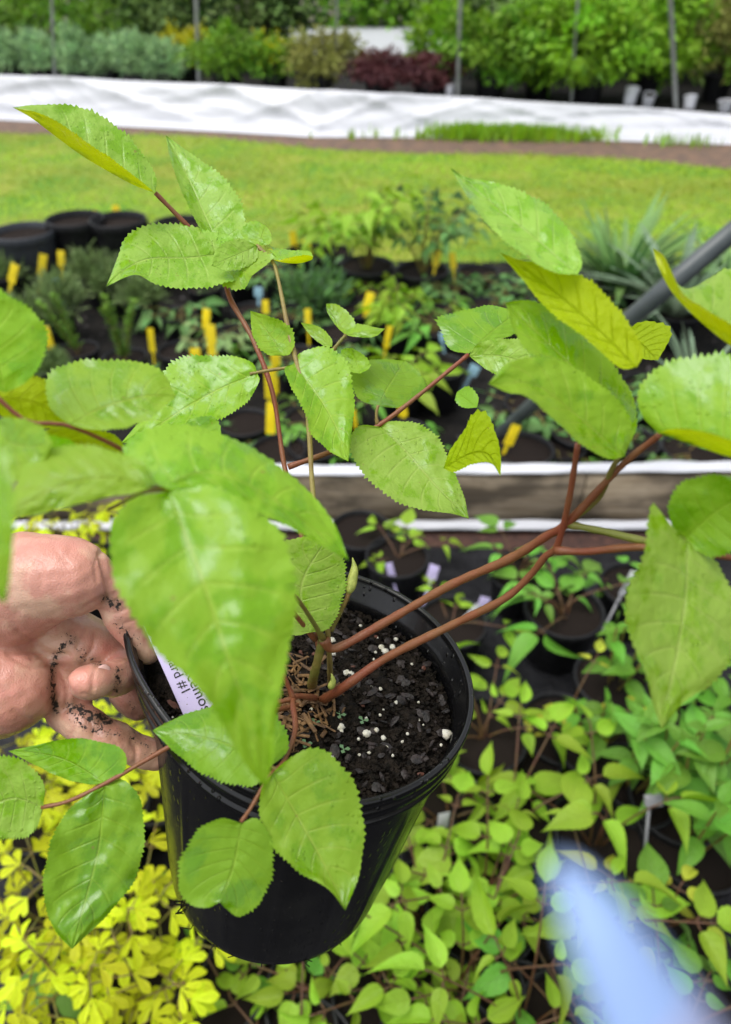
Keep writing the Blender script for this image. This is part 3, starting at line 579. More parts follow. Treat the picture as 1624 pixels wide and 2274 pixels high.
# (x, y of rim centre, radius, height, kind, args, label)
mid = [
 (50, 514, .145, .32, 'soil_grey', None, 'large grey pot of bare soil with a white scrap, at the left edge'),
 (166, 486, .138, .34, 'soil', None, 'large black soil pot at the lawn edge, left one of two touching pots'),
 (262, 488, .135, .34, 'soil', None, 'large black pot of soil at the lawn edge, right one of two touching pots'),
 (400, 497, .135, .30, 'soil', None, 'large black pot of soil half hidden behind the upper leaves'),
 (215, 608, .085, .16, 'dome', ('conifer', .11, .12), 'grey green dwarf conifer in a black pot in front of the two touching pots'),
 (120, 682, .085, .16, 'dome', ('conifer', .13, .13), 'wide grey green dwarf conifer with a pale blue tag'),
 (312, 665, .080, .15, 'dome', ('conifer', .09, .08), 'small greyish dwarf conifer under the big left leaf'),
 (172, 778, .080, .15, 'spike', ('bush2', .20, 2), 'single upright bottlebrush shoot in dark soil, left of the other upright one'),
 (278, 795, .080, .15, 'spike', ('bush2', .22, 3), 'upright bottlebrush shoots with yellow tag to their right'),
 (108, 812, .085, .16, 'dome', ('conifer', .06, .04), 'pot with a low grey sprig just above the wide left leaf'),
 (395, 700, .080, .15, 'comp', ('bluegreen', 5, .12, .12, 1, .06), 'blue green leafy plant left of the red stem'),
 (455, 640, .080, .15, 'strap', ('strap', .2, 14, .012), 'tuft of thin green leaves under the upper leaf cluster'),
 (20, 610, .090, .16, 'dome', ('conifer', .10, .08), 'low grey green tuft at the left edge below the large grey pot'),
 (30, 700, .085, .16, 'dome', ('conifer', .07, .06), 'low grey green plant at the left edge above the near leaf'),
 (690, 665, .095, .17, 'dome', ('bluegreen', .15, .14), 'bushy blue green plant right of the green stem'),
 (690, 560, .120, .22, 'soil', None, 'large black pot at the lawn edge with two yellow tags in front'),
 (660, 790, .085, .15, 'comp', ('bluegreen', 6, .10, .10, 1, .05), 'dark green plant behind the small middle leaflets'),
 (560, 690, .085, .15, 'comp', ('bluegreen', 5, .09, .08, 1, .045), 'dark leafy plant below a pale blue tag'),
 (545, 940, .085, .15, 'comp', ('bluegreen', 5, .08, .08, 1, .05), 'small dark plant between the red stem and the left leaves'),
 (690, 930, .085, .15, 'comp', ('green', 6, .10, .09, 1, .06), 'green plant behind the middle leaf, left of the red side stem'),
 (480, 760, .085, .15, 'comp', ('conifer', 8, .09, .12, 1, .05), 'grey green leafy plant behind the pair of yellow tags'),
 (815, 590, .130, .20, 'comp', ('lime', 11, .20, .33, 2, .085), 'tall lime green leafy plant at the lawn edge, middle'),
 (830, 655, .090, .16, 'comp', ('lime', 6, .12, .12, 1, .07), 'drooping lime leafy plant in front of the tall lime one'),
 (938, 600, .125, .20, 'comp', ('bluegreen', 13, .20, .31, 2, .075), 'tall dark blue green plant in a wide black pot at the lawn edge'),
 (1062, 605, .100, .17, 'comp', ('bluegreen', 7, .14, .10, 1, .06), 'sparse blue green plant right of two orange yellow tags'),
 (1085, 680, .090, .16, 'comp', ('olive', 6, .12, .10, 2, .035), 'fine leaved olive plant behind the mid right leaf'),
 (885, 715, .085, .16, 'comp', ('lime', 6, .09, .16, 1, .075), 'lime seedling with hanging leaves above a yellow tag'),
 (968, 730, .085, .16, 'comp', ('green', 6, .10, .14, 1, .07), 'green seedling with hanging leaves beside the dark pot'),
 (892, 835, .085, .16, 'comp', ('lime', 7, .09, .13, 1, .07), 'lime star shaped seedling just above the dark middle leaf'),
 (975, 815, .100, .17, 'soil', None, 'plain black pot right of the lime star shaped seedling'),
 (900, 965, .085, .15, 'comp', ('green', 6, .10, .07, 1, .05), 'low green plant behind the lower middle leaf'),
 (1160, 998, .095, .17, 'soil', None, 'black pot of soil with a bright yellow tag, behind the board'),
 (1375, 640, .120, .15, 'strap', ('strap', .40, 90, .04), 'clump of tall green strap leaves by the grey pipe'),
 (1500, 690, .120, .15, 'strap', ('strap2', .34, 110, .034), 'clump of silvery strap leaves beyond the grey pipe'),
 (1440, 860, .095, .16, 'comp', ('bluegreen', 8, .13, .12, 2, .045), 'fine leaved grey green plant between the right leaf clusters'),
 (1550, 860, .095, .16, 'strap', ('strap2', .28, 26, .02), 'thin silvery strap leaves at the right edge'),
 (1290, 960, .095, .16, 'comp', ('bluegreen', 7, .11, .10, 1, .05), 'blue green plant right behind the board, under the right leaf cluster'),
 (1400, 980, .090, .16, 'comp', ('bluegreen', 8, .12, .09, 2, .04), 'fine bluish plant behind the white film strip, right of the stems'),
 (1540, 1000, .095, .16, 'comp', ('bluegreen', 9, .13, .10, 2, .04), 'fine bluish plant behind the white film strip at the right edge'),
 (620, 1000, .085, .15, 'comp', ('green', 6, .10, .08, 1, .055), 'green leafy plant between the two main stems'),
 (760, 740, .090, .16, 'comp', ('bluegreen', 6, .10, .09, 1, .05), 'dark leafy plant behind the tip leaflets'),
 (800, 690, .085, .16, 'comp', ('bluegreen', 5, .08, .07, 1, .045), 'dark leafy plant with a standing yellow tag, behind the top middle leaflet'),
 (400, 780, .085, .16, 'comp', ('bluegreen', 5, .08, .06, 1, .045), 'low dark plant left of a pair of yellow tags'),
 (345, 560, .085, .16, 'dome', ('conifer', .11, .10), 'grey green dwarf conifer behind the big left leaf tip'),
 (540, 600, .085, .16, 'comp', ('bluegreen', 7, .10, .12, 1, .05), 'blue green plant behind the upper leaf cluster'),
 (620, 610, .085, .16, 'comp', ('bluegreen', 7, .11, .12, 1, .05), 'blue green plant just left of the bushy one'),
 (640, 700, .085, .16, 'comp', ('bluegreen', 7, .10, .10, 1, .05), 'blue green plant under the bushy one, beside the green stem'),
 (520, 740, .085, .16, 'comp', ('green', 6, .09, .09, 1, .05), 'green plant right of the pair of yellow tags'),
 (250, 630, .080, .15, 'dome', ('conifer', .08, .07), 'small grey green dwarf conifer right of the wide one'),
 (60, 760, .080, .15, 'dome', ('conifer', .07, .06), 'low tuft behind the left edge leaf'),
 (1010, 650, .085, .16, 'comp', ('bluegreen', 7, .10, .12, 1, .055), 'blue green plant below the two orange yellow tags'),
 (1130, 640, .085, .16, 'comp', ('bluegreen', 7, .10, .12, 1, .05), 'blue green plant behind the yellow right leaf'),
 (1240, 640, .085, .16, 'comp', ('bluegreen', 8, .12, .14, 1, .05), 'blue green plant left of the strap leaf clump'),
 (1600, 640, .100, .16, 'strap', ('strap', .34, 40, .03), 'green strap leaves behind the pipe at the right edge'),
 (1330, 700, .095, .16, 'comp', ('bluegreen', 9, .13, .12, 2, .045), 'fine leaved plant in front of the strap leaf clump'),
 (1180, 900, .090, .16, 'comp', ('bluegreen', 8, .11, .10, 1, .055), 'blue green plant behind the bright tagged pot'),
 (1240, 990, .085, .15, 'comp', ('green', 7, .10, .09, 1, .055), 'green plant right of the bright tagged pot, behind the board'),
 (760, 880, .085, .15, 'comp', ('green', 7, .10, .10, 1, .06), 'green plant hidden mostly by the lower middle leaf'),
 (700, 990, .085, .15, 'comp', ('green', 6, .09, .08, 1, .06), 'green plant right behind the board under the red side stem'),
 (960, 690, .085, .15, 'comp', ('lime', 6, .08, .09, 1, .055), 'small lime plant behind the two hanging leaf seedlings'),
 (740, 560, .100, .18, 'comp', ('lime', 9, .16, .22, 1, .08), 'lime leafy plant left of the tall lime one at the lawn edge'),
]
for (x, y, r, h, kind, a, lab) in mid:
    q = G(x, y, h); root = potted((q[0], q[1], .008), r, h, GPOT if kind == 'soil_grey' else None); tag(root, lab, 'potted plant' if a else 'pot', MID if a else 'pots of soil in the middle bed')
    root.rotation_euler.z = random.uniform(0, 6)
    z0 = h * .9
    if kind == 'dome': f_dome(root, z0, a[1], a[2], a[0], 1100 if a[0] == 'conifer' else 700, (.04, .007) if a[0] == 'conifer' else (.04, .014))
    elif kind == 'spike': f_spike(root, z0, a[1], a[0], a[2])
    elif kind == 'strap': f_strap(root, z0, a[1], a[2], a[0], a[3])
    elif kind == 'comp': compound(root, z0, ring(int(a[1] * 3.2), a[2] * 1.25, a[3] * 1.4, a[4]), a[5] * 1.25, a[0], 'stem_olive', rows=6, cols=5)
    if not a: root.name = 'nursery_pot'
# scrap on the grey pot
q = G(38, 500, .27); mb = MB(); mb.lathe([(.0, 0), (.03, .0), (.035, .015), (.02, .03), (0.001, .033)], 14, deform=lambda V: V * [1.6, .8, 1] * (1 + .25 * np.sin(V[:, :1] * 160)))
tag(mb.build('plastic_scrap', M['whitetag'], loc=q - [0, 0, .03]), 'white scrap lying on the soil of the large grey pot', 'scrap')
# small ground litter of the bed: pale grit
mb = MB(); n = 700; x = rng.uniform(-1.6, 1.7, n); y = rng.uniform(yb + .1, yl0 - .3, n)
batch(mb, np.stack([x, y, np.full(n, .012)], 1), rng.normal(0, 1, (n, 3)) * [1, 1, .2], np.tile([0, 0, 1.], (n, 1)) + rng.normal(0, .3, (n, 3)), .03, .02, prof_ovate, .2, .1, 3, 3)
tag(mb.build('leaf_litter', M['bark_chip']), 'bark litter on the dark floor of the middle bed', kind='stuff')

# plant tags
def ptag(px, py, hpx, wpx, mat, lab, z=.22, tilt=0.0, lean=.25, cat='plant tag', group='yellow tags in the middle bed'):
    q = G(px, py, z); s = pxm(q); h = hpx * s * 1.05; w = wpx * s * .88
    mb = MB(); mb.box((0, 0, 0), w, .0016, h, bev=.0005); mb.box((0, -.0022, h * .06), w * .62, .0012, h * .5, bev=.0004)
    ms = MB(); ms.box((0, .002, -h * .5 - .05), w * .35, .0014, .11, bev=.0004)
    root = empty('plant_tag', q); mb.build('tag_face', M[mat], root, smooth=False); ms.build('stake', M[mat], root, smooth=False)
    root.rotation_euler = (-lean, R(tilt), random.uniform(-.5, .5)); return tag(root, lab, cat, group)
for t in [
 (260, 477, 38, 18, 'yellow tag standing on the rim of the right touching pot', .30, 0), (212, 478, 22, 13, 'small pale yellow tag between the two touching pots', .28, 8),
 (67, 563, 36, 19, 'yellow tag leaning left in front of the large grey pot', .22, -18), (94, 588, 44, 19, 'yellow tag leaning right below the grey pot, the middle of three', .22, 24),
 (29, 607, 42, 22, 'yellow tag leaning right at the left edge with a pinkish end', .2, 24), (136, 574, 32, 18, 'yellow tag upright behind the wide conifer', .22, 8),
 (108, 756, 58, 20, 'tall bright yellow tag half hidden by the left edge leaf', .2, -3), (336, 755, 50, 19, 'dull yellow tag right of the upright shoots', .2, -4),
 (458, 708, 42, 23, 'yellow tag, upper one of a close pair left of the red stem', .22, 2), (470, 755, 64, 24, 'yellow tag, lower and taller one of a close pair left of the red stem', .22, 0),
 (434, 784, 22, 26, 'yellow tag top peeking over the leaf right of the wide left leaf', .18, 0), (652, 533, 36, 18, 'yellow tag at the lawn edge, left of a pair before the large pot', .25, 0),
 (687, 562, 58, 20, 'long yellow tag leaning left before the large pot at the lawn edge', .22, -9), (590, 681, 28, 17, 'yellow tag below the pale blue tag, between the two stems', .2, 0),
 (684, 706, 38, 16, 'yellow tag beside the thin tip leaflet', .2, 0), (612, 792, 40, 24, 'yellow tag just behind the small toothed leaflet', .2, 6),
 (600, 850, 66, 28, 'big yellow tag behind the red stem, upper of two', .2, 8), (602, 930, 70, 26, 'big bright yellow tag against the red stem, lower of two', .2, 2),
 (818, 672, 44, 22, 'orange yellow tag standing on a thin stake left of the hanging lime leaves', .22, 12), (862, 748, 46, 16, 'yellow tag leaning right under the hanging lime leaves', .2, 14),
 (970, 573, 32, 18, 'bright yellow tag in front of the tall dark plant, left of a pair', .26, 10), (1006, 579, 32, 18, 'orange yellow tag in front of the tall dark plant, right of a pair', .26, -4),
 (894, 908, 34, 22, 'yellow tag peeking out below the red side stem', .18, -10), (1138, 966, 46, 28, 'bright yellow tag leaning right in the pot behind the board', .22, 24),
 (788, 930, 40, 10, 'narrow bit of yellow tag between the middle leaf and the lower leaf', .2, 0)]:
    ptag(t[0], t[1], t[2], t[3], 'yellow', t[4], t[5], t[6])
BT = 'pale blue tags in the middle bed'
ptag(124, 627, 16, 30, 'bluetag', 'pale blue tag lying in the wide dwarf conifer', .26, -14, group=BT); ptag(574, 648, 20, 22, 'bluetag', 'pale blue tag between the red and the green stem', .2, 0, group=BT)
ptag(982, 749, 20, 14, 'bluetag', 'small pale blue tag left of the mid right leaf', .2, -10, group=BT); ptag(1052, 822, 24, 26, 'bluetag', 'pale greyish blue tag below the mid right leaf', .16, 20, group=BT)
VT = 'tags in the near bed'
ptag(868, 1268, 40, 18, 'lav', 'small lavender tag behind the black pot rim, left of another', .16, -12, group=VT); ptag(962, 1270, 34, 26, 'lav', 'wider lavender tag among lime leaves behind the pot', .16, 6, group=VT)
ptag(1074, 1340, 32, 26, 'lav', 'lavender tag against the weed mat below the long stems', .14, 12, group=VT); ptag(1048, 1360, 46, 18, 'whitetag', 'white tag leaning right beside the lavender one', .14, 42, group=VT)
ptag(985, 1822, 42, 32, 'whitetag', 'white tag end among lime leaves right of the held pot', .2, 8, group=VT)
ptag(1395, 1295, 60, 20, 'whitetag', 'white tag half hidden by the large hanging leaf', .2, 20, group=VT)
q = G(1452, 1778, .24); s = pxm(q); root = empty('plant_marker', q)
mb = MB(); mb.box((0, 0, 0), 40 * s, .012, 26 * s, bev=.002); mb.box((0, -.007, 0), 30 * s, .003, 16 * s, bev=.001); mb.build('marker_head', M['greytag'], root, smooth=False)
mb = MB(); mb.tube([(-.006, .004, -.01), (-.014, .02, -.16)], .0028, 8); mb.build('stake', M['greytag'], root); root.rotation_euler = (-.6, 0, .1)
tag(root, 'grey plastic marker with a square head on a thin stake in bare soil', 'plant marker')

# grey pipe leaning across the bed
a_ = G(1085, 985, .02); b_ = P(1410, 700, 1.62); c_ = P(1640, 505, 1.50); d_ = c_ + (c_ - b_) * 2.2
mb = MB(); mb.tube(spline([a_, b_, c_, d_], 40), .0225, 20); root = mb.build('pipe', M['pipe'])
tag(root, 'smooth grey pipe slanting up to the right across the middle bed', 'pipe')

# ================================================================== NEAR BED of seedlings
NB = 'seedlings in the near bed'
def near(px, py, z, r, h, lab, mat, spec, leafL, stem='petiole', pairs=None, **k):
    q = G(px, py, z); root = potted((q[0], q[1], .012), r, h); tag(root, lab, 'potted plant', NB); compound(root, h * .9, spec, leafL * .70, mat, stem, **k); return root
near(885, 1175, .24, .08, .14, 'lime seedling at the foot of the board, left of the white strip', 'lime', ring(8, .13, .16, 1), .085)
near(800, 1130, .22, .08, .14, 'low green seedling at the foot of the board behind the bud', 'green', ring(6, .10, .10, 1), .07)
near(1010, 1340, .20, .08, .13, 'lime seedling with tags behind the right rim of the held pot', 'lime', ring(6, .12, .13, 1), .085)
near(1270, 1290, .26, .09, .16, 'soft green seedling with hanging leaves below the fork of the long stems', 'green', ring(13, .13, .18, 1), .125, droop=.5)
near(1165, 1200, .24, .07, .12, 'small green seedling at the foot of the board under the long stem', 'green', ring(6, .09, .17, 1), .10)
near(1430, 1240, .24, .08, .14, 'pale green seedling partly hidden by the large hanging leaf', 'green', ring(7, .12, .14, 1), .08)
near(1090, 1540, .30, .085, .16, 'yellowish lime seedling directly right of the held pot', 'lime', ring(9, .14, .22, 2), .095)
near(1285, 1500, .30, .085, .12, 'thin seedling with yellow edged leaflets over the bare weed mat', 'varieg', [(-.2, .12, .20, 2), (.9, .11, .22, 1), (3.6, .02, .18, 1)], .07)
near(1195, 1600, .22, .07, .12, 'tiny pale yellow seedling on the dark weed mat', 'varieg', ring(4, .06, .12, 1), .045)
near(1150, 1725, .33, .09, .16, 'broad leaved lime seedling in the middle of the near bed', 'lime', ring(11, .17, .25, 1), .12)
near(1000, 1740, .28, .09, .16, 'lime seedling with a long pointed leaf beside the held pot', 'lime', ring(7, .13, .20, 1), .115)
near(1370, 1760, .31, .085, .15, 'seedling with round lime leaflets left of the grey marker', 'lime', ring(7, .13, .24, 1), .10, aspect=.6)
near(1100, 1900, .34, .09, .16, 'lime seedling with crowded leaflets left of the blue strap tip', 'lime', ring(12, .17, .26, 2), .085)
near(960, 1960, .30, .09, .16, 'lime seedling with oval leaflets close to the held pot wall', 'lime', ring(9, .15, .22, 2), .08, aspect=.57)
near(1060, 2090, .36, .09, .16, 'lime seedling with jagged fresh leaflets low in the near bed', 'lime', ring(13, .18, .28, 2), .08, aspect=.58)
near(880, 2150, .28, .09, .16, 'lime seedling with small round leaflets under the pot base', 'lime', ring(9, .14, .2, 2), .07, aspect=.56)
near(720, 2160, .26, .09, .16, 'round leaved seedling with red stalks right below the held pot', 'lime', ring(7, .13, .18, 2), .07, aspect=.57)
near(500, 2170, .24, .09, .16, 'green round leaved seedling below the pot, beside the golden plants', 'green', ring(6, .12, .16, 1), .085, aspect=.56)
near(330, 2040, .24, .09, .16, 'single green leaved seedling between golden plants and pot', 'green', ring(4, .12, .15, 1), .12, aspect=.6)
near(1210, 2190, .36, .09, .16, 'lime seedling with broad leaflets at the bottom left of the blue strap', 'lime', ring(11, .16, .28, 1), .10)
near(1370, 1985, .33, .09, .16, 'round leaved lime seedling behind the blue strap', 'lime', ring(8, .14, .26, 1), .10, aspect=.57)
near(1530, 1990, .30, .085, .15, 'small seedling with yellow pointed leaflets at the right edge', 'varieg', ring(6, .11, .22, 2), .07)
near(1500, 2130, .30, .09, .16, 'green round leaved seedling below the yellow one at the right', 'green', ring(9, .14, .2, 1), .10, aspect=.57)
near(1600, 2210, .30, .09, .16, 'dark green seedling in the bottom right corner', 'green', ring(9, .13, .2, 2), .08, aspect=.56)
near(1330, 2240, .30, .09, .16, 'green seedling behind the wide end of the blue strap', 'green', ring(8, .14, .22, 1), .10)
near(1000, 2300, .30, .09, .16, 'lime seedling cut by the bottom of the photo, below the jagged one', 'lime', ring(9, .14, .22, 2), .085)
near(640, 2330, .28, .09, .16, 'lime seedling cut by the bottom of the photo below the pot', 'lime', ring(8, .14, .2, 2), .08, aspect=.56)
# opposite leaved blue-green herbs at the right
def herb(px, py, z, lab, mat='green', k=5, leafL=.072, spread=.085, h=.26):
    q = G(px, py, z); root = potted((q[0], q[1], .012), .085, .14); tag(root, lab, 'potted plant', NB); mb = MB(); ms = MB()
    for j in range(k):
        a = j * 6.283 / k + random.uniform(-.4, .4); rr = spread * random.uniform(.2, 1.1); hh = h * random.uniform(.6, 1.1)
        pts = spline([(rr * .3 * math.cos(a), rr * .3 * math.sin(a), .12), (rr * .7 * math.cos(a), rr * .7 * math.sin(a), .12 + hh * .5), (rr * math.cos(a), rr * math.sin(a), .12 + hh)], 10); ms.tube(pts, .0022, 5)
        for lv in range(3):
            p = pts[[4, 7, 9][lv]]; th = a + lv * 1.57 + random.uniform(-.3, .3); l = leafL * [1.1, 1.0, .5][lv] * random.uniform(.8, 1.15)
            for sg in (0, math.pi):
                d = np.array([math.cos(th + sg), math.sin(th + sg), [-.05, .15, .8][lv]]); batch(mb, p, d, unit(np.array([0, 0, 1.]) - d * .2 + rng.normal(0, .15, 3)), l, l * .52, prof_ovate, .3, .3, 9, 7)
    mb.build('foliage', M[mat], root); ms.build('stem', M['stem_olive'], root); return root
herb(1450, 1640, .30, 'upright green herb with opposite leaves below the large hanging leaf')
herb(1570, 1660, .32, 'upright green herb with broad leaves at the right edge', leafL=.085)
herb(1590, 1800, .26, 'darker bluish herb at the right edge below the broad leaved one', 'herb', leafL=.075)
herb(1345, 1600, .22, 'short bluish herb left of the hanging leaf tip', 'herb', 4, .055, .06, .15)
herb(1390, 1450, .24, 'bluish herb half hidden behind the large hanging leaf', 'herb', 4, .06, .09, .18)
herb(1560, 1500, .24, 'bluish herb in a dark pot at the right edge behind the hanging leaf', 'herb', 4, .06, .09, .18)
# golden plants at the left
def golden(px, py, z, lab, n=16, L=.036, h=.24, reach=.15, mat='gold'):
    q = G(px, py, z); root = potted((q[0], q[1], .012), .09, .14); tag(root, lab, 'potted plant', 'golden leaved plants at the left'); mb = MB(); ms = MB()
    n = int(n * .62)
    for j in range(n):
        a = j * 2.4 + random.uniform(-.3, .3); rr = reach * math.sqrt((j + .5) / n) * random.uniform(.8, 1.2); hh = h * random.uniform(.65, 1.1) - rr * .25
        b0 = np.array([0, 0, .12]); tip = np.array([rr * math.cos(a), rr * math.sin(a), .12 + hh]); pts = spline([b0, b0 + (tip - b0) * [.4, .4, .65], tip], 9); ms.tube(pts, .0014, 5)
        for (ti, off) in ((8, 0), (7, 1.2), (7, -1.2), (5, 1.5), (5, -1.5)):
            p = pts[ti]; da = a + off + random.uniform(-.3, .3); c = p + np.array([math.cos(da), math.sin(da), .1]) * (.028 if off else .01); ms.tube([p, c], .0011, 5)
            nn = unit(np.array([0, 0, 1.]) + rng.normal(0, .33, 3)); tn = float(np.clip(rng.normal(.5, .34), 0, 1))
            for lob in (-.75, 0, .75):
                d = np.array([math.cos(da + lob), math.sin(da + lob), random.uniform(-.3, .1)]); l = L * (1 if lob == 0 else .8) * random.uniform(.8, 1.15)
                batch(mb, c, d, nn + rng.normal(0, .12, 3), l, l * .42, prof_obov, .2, .25, 8, 5, tn)
    mb.build('foliage', M[mat], root); ms.build('stem', M['stem_olive'], root)
golden(60, 1960, .33, 'golden yellow plant with lobed leaves at the left edge below the hand', 18)
golden(235, 2020, .36, 'golden yellow plant behind the drooping lower left leaf', 20)
golden(150, 2180, .34, 'golden yellow plant in the bottom left corner', 18)
golden(330, 2240, .26, 'golden yellow plant at the bottom near the pot base', 9)
golden(170, 1690, .30, 'golden yellow plant showing between hand and lower left leaves', 16)
golden(330, 1640, .28, 'golden yellow plant seen between the fingers and the pot wall', 14)
golden(40, 1700, .28, 'golden yellow plant at the left edge just under the palm', 14)
golden(150, 1165, .28, 'golden yellow plant showing above the back of the hand', 18, L=.042)

# ================================================================== HELD POT AND PLANT
pn = np.array([0.188057, 0.899385, 0.540305]); pn /= np.linalg.norm(pn)
AX = RT * pn[0] + UP * pn[1] - FD * pn[2]; AX /= np.linalg.norm(AX)       # pot axis in the world
PC = P(699.6, 1469.6, .3464)                                              # rim centre
POT_H, POT_R, POT_B = .1643, .0825, .0649
XA = RT - AX * np.dot(RT, AX); XA /= np.linalg.norm(XA); YA = np.cross(AX, XA)
PB = PC - AX * POT_H
PM = Matrix(((XA[0], YA[0], AX[0], PB[0]), (XA[1], YA[1], AX[1], PB[1]), (XA[2], YA[2], AX[2], PB[2]), (0, 0, 0, 1)))
def to_pot(w): d = np.asarray(w) - PB; return np.array([d @ XA, d @ YA, d @ AX])
SOIL_Z = POT_H - .022
def S(x, y, lift=0.0):                                                    # where a line of sight meets the soil
    r = ray(x, y); o = PB + AX * (SOIL_Z + lift); t = ((o - CAM) @ AX) / (r @ AX); return CAM + r * t
hero = empty('potted_plant'); hero.matrix_world = PM
tag(hero, 'young leafy plant with red brown stems in a wet black pot held by the hand', 'potted plant')
PMI = PM.inverted()
def squeeze(V):                                                           # the grip pulls the left of the rim outwards
    V = V.copy(); a = np.arctan2(V[:, 1], V[:, 0]); k = np.clip(V[:, 2] / POT_H, 0, 1) ** 3
    w = np.clip(np.cos(a - math.pi + .35), 0, 1) ** 5; V[:, :2] *= (1 + .23 * k * w)[:, None]
    V[:, 2] += .006 * k * w
    w2 = np.clip(np.cos(a - math.pi - .75), 0, 1) ** 6; V[:, :2] *= (1 - .05 * k * w2)[:, None]; return V
rr = lambda z: POT_B + (POT_R * .955 - POT_B) * z / POT_H
prof = [(.0, .003), (POT_B * .9, .003), (POT_B - .002, 0), (POT_B, .002)] + [(rr(z), z) for z in np.linspace(.006, POT_H - .022, 22)]
zt = POT_H
rim_p = [(rr(zt - .022), zt - .0225), (rr(zt - .02) + .0012, zt - .021), (POT_R * .985, zt - .019), (POT_R * .985, zt - .0165), (POT_R * .97, zt - .016), (POT_R * .975, zt - .0135), (POT_R * .992, zt - .0125), (POT_R * .992, zt - .008), (POT_R * .98, zt - .0075), (POT_R * .985, zt - .0055), (POT_R, zt - .004), (POT_R, zt - .0012), (POT_R * .992, zt),
         (POT_R * .97, zt), (POT_R * .962, zt - .0015), (POT_R * .96, zt - .005), (POT_R * .945, zt - .006), (POT_R * .942, zt - .012), (POT_R * .925, zt - .013), (POT_R * .918, zt - .022), (POT_R * .90, zt - .04)]
mb = MB()
def ribs(V):
    V = V.copy(); a = np.arctan2(V[:, 1], V[:, 0]); k = np.clip((V[:, 2] - .004) / .02, 0, 1) * np.clip((POT_H - .03 - V[:, 2]) / .02, 0, 1)
    V[:, :2] *= (1 + .011 * k * (np.cos(a * 16) > .88))[:, None]; return squeeze(V)
mb.lathe(prof, 192, deform=ribs); pot_o = mb.build('pot', M['pot'], hero)
mb = MB(); mb.lathe(rim_p, 128, deform=squeeze); rim_o = mb.build('rim', M['pot'], pot_o)
# soil: uneven disc
mb = MB(); nr, ns = 46, 128; V = []; 
for i in range(nr):
    r_ = POT_R * .915 * (i / (nr - 1)); 
    for j in range(ns):
        a = 6.28319 * j / ns; x, y = r_ * math.cos(a), r_ * math.sin(a)
        z = .0022 * math.sin(x * 160 + 2) * math.sin(y * 140) + .0016 * math.sin(x * 420 + y * 250) + .001 * math.sin(y * 700 - x * 510) + float(rng.normal(0, .0005)) - .004 * (i / nr) ** 4
        V.append((x, y, z))
V = squeeze(np.array(V) + [0, 0, SOIL_Z])
mb.add(V, [(i * ns + j, i * ns + (j + 1) % ns, (i + 1) * ns + (j + 1) % ns, (i + 1) * ns + j) for i in range(nr - 1) for j in range(ns)])
soil_o = mb.build('soil', M['soil'], hero)
def lump(mb, c, r, seed, flat=1.0):
    g = np.random.default_rng(seed); th = np.linspace(0, np.pi, 7); ph = np.linspace(0, 2 * np.pi, 9)[:-1]
    V = [(r * math.sin(t) * math.cos(f), r * math.sin(t) * math.sin(f), r * flat * math.cos(t)) for t in th for f in ph]; V = np.array(V) * (1 + g.uniform(-.25, .25, (len(V), 1)))
    mb.add(V + c, [(i * 8 + j, i * 8 + (j + 1) % 8, (i + 1) * 8 + (j + 1) % 8, (i + 1) * 8 + j) for i in range(6) for j in range(8)])
# perlite seen in the picture plus random grains
mb = MB()
for k, (x, y, r_) in enumerate([(770, 1494, .0028), (780, 1497, .003), (823, 1527, .002), (757, 1615, .0032), (814, 1630, .0034), (836, 1622, .0022), (852, 1639, .0022), (992, 1632, .0043), (848, 1438, .003), (856, 1447, .0034), (872, 1438, .003), (880, 1420, .002), (785, 1420, .0026),
                             (737, 1423, .0034), (740, 1450, .003), (876, 1344, .0026), (903, 1400, .0022), (737, 1682, .0016), (858, 1660, .0016), (930, 1600, .0014), (820, 1672, .0014), (980, 1655, .0014), (720, 1430, .0024), (845, 1530, .0016), (880, 1560, .0018), (905, 1630, .0014), (915, 1475, .0013), (930, 1560, .0012)]):
    lump(mb, to_pot(S(x, y, .0018)), r_ * .64, k, .8)
g = np.random.default_rng(3)
for k in range(40):
    a = g.uniform(0, 6.28); r_ = POT_R * .88 * math.sqrt(g.random()); lump(mb, np.array([r_ * math.cos(a), r_ * math.sin(a), SOIL_Z + .0015]), g.uniform(.0004, .0011), 100 + k)
o = mb.build('perlite', M['perlite'], soil_o); o['kind'] = 'stuff'
def chips(name, mat, n, lx, ly, lz, seed, cx=None, spread=None, zj=.002, tilt=.5):
    mb = MB(); g = np.random.default_rng(seed)
    for k in range(n):
        if cx is None: a = g.uniform(0, 6.28); r_ = POT_R * .89 * math.sqrt(g.random()); c = np.array([r_ * math.cos(a), r_ * math.sin(a), 0])
        else: c = to_pot(S(*cx[g.integers(len(cx))])); c = c + np.array([g.normal(0, spread), g.normal(0, spread), 0]); c[2] = 0
        if np.hypot(c[0], c[1]) > POT_R * .9: continue
        c[2] = SOIL_Z + g.uniform(.0005, .0005 + zj); yw = g.uniform(0, 6.28)
        rt = Matrix.Rotation(yw, 3, 'Z') @ Matrix.Rotation(g.normal(0, tilt), 3, 'X') @ Matrix.Rotation(g.normal(0, tilt * .6), 3, 'Y')
        if name == 'shredded_bark': mb.box(c, g.uniform(*lx), g.uniform(*ly), g.uniform(*lz), rot=np.array(rt), bev=.0004, tone=g.random())
        else:
            sub = MB(); lump(sub, np.zeros(3), .5, int(g.integers(1e6))); vv = sub.v[0] * [g.uniform(*lx) * g.uniform(.5, 1), g.uniform(*ly), g.uniform(*lz)]; mb.add(vv @ np.array(rt).T + c, sub.f)
    o = mb.build(name, M[mat], soil_o, smooth=False); o['kind'] = 'stuff'; return o
chips('bark_chips', 'bark_chip', 300, (.002, .011), (.002, .006), (.001, .0022), 5)
chips('red_bark_chips', 'chip_red', 26, (.003, .008), (.0012, .004), (.0008, .0016), 6)
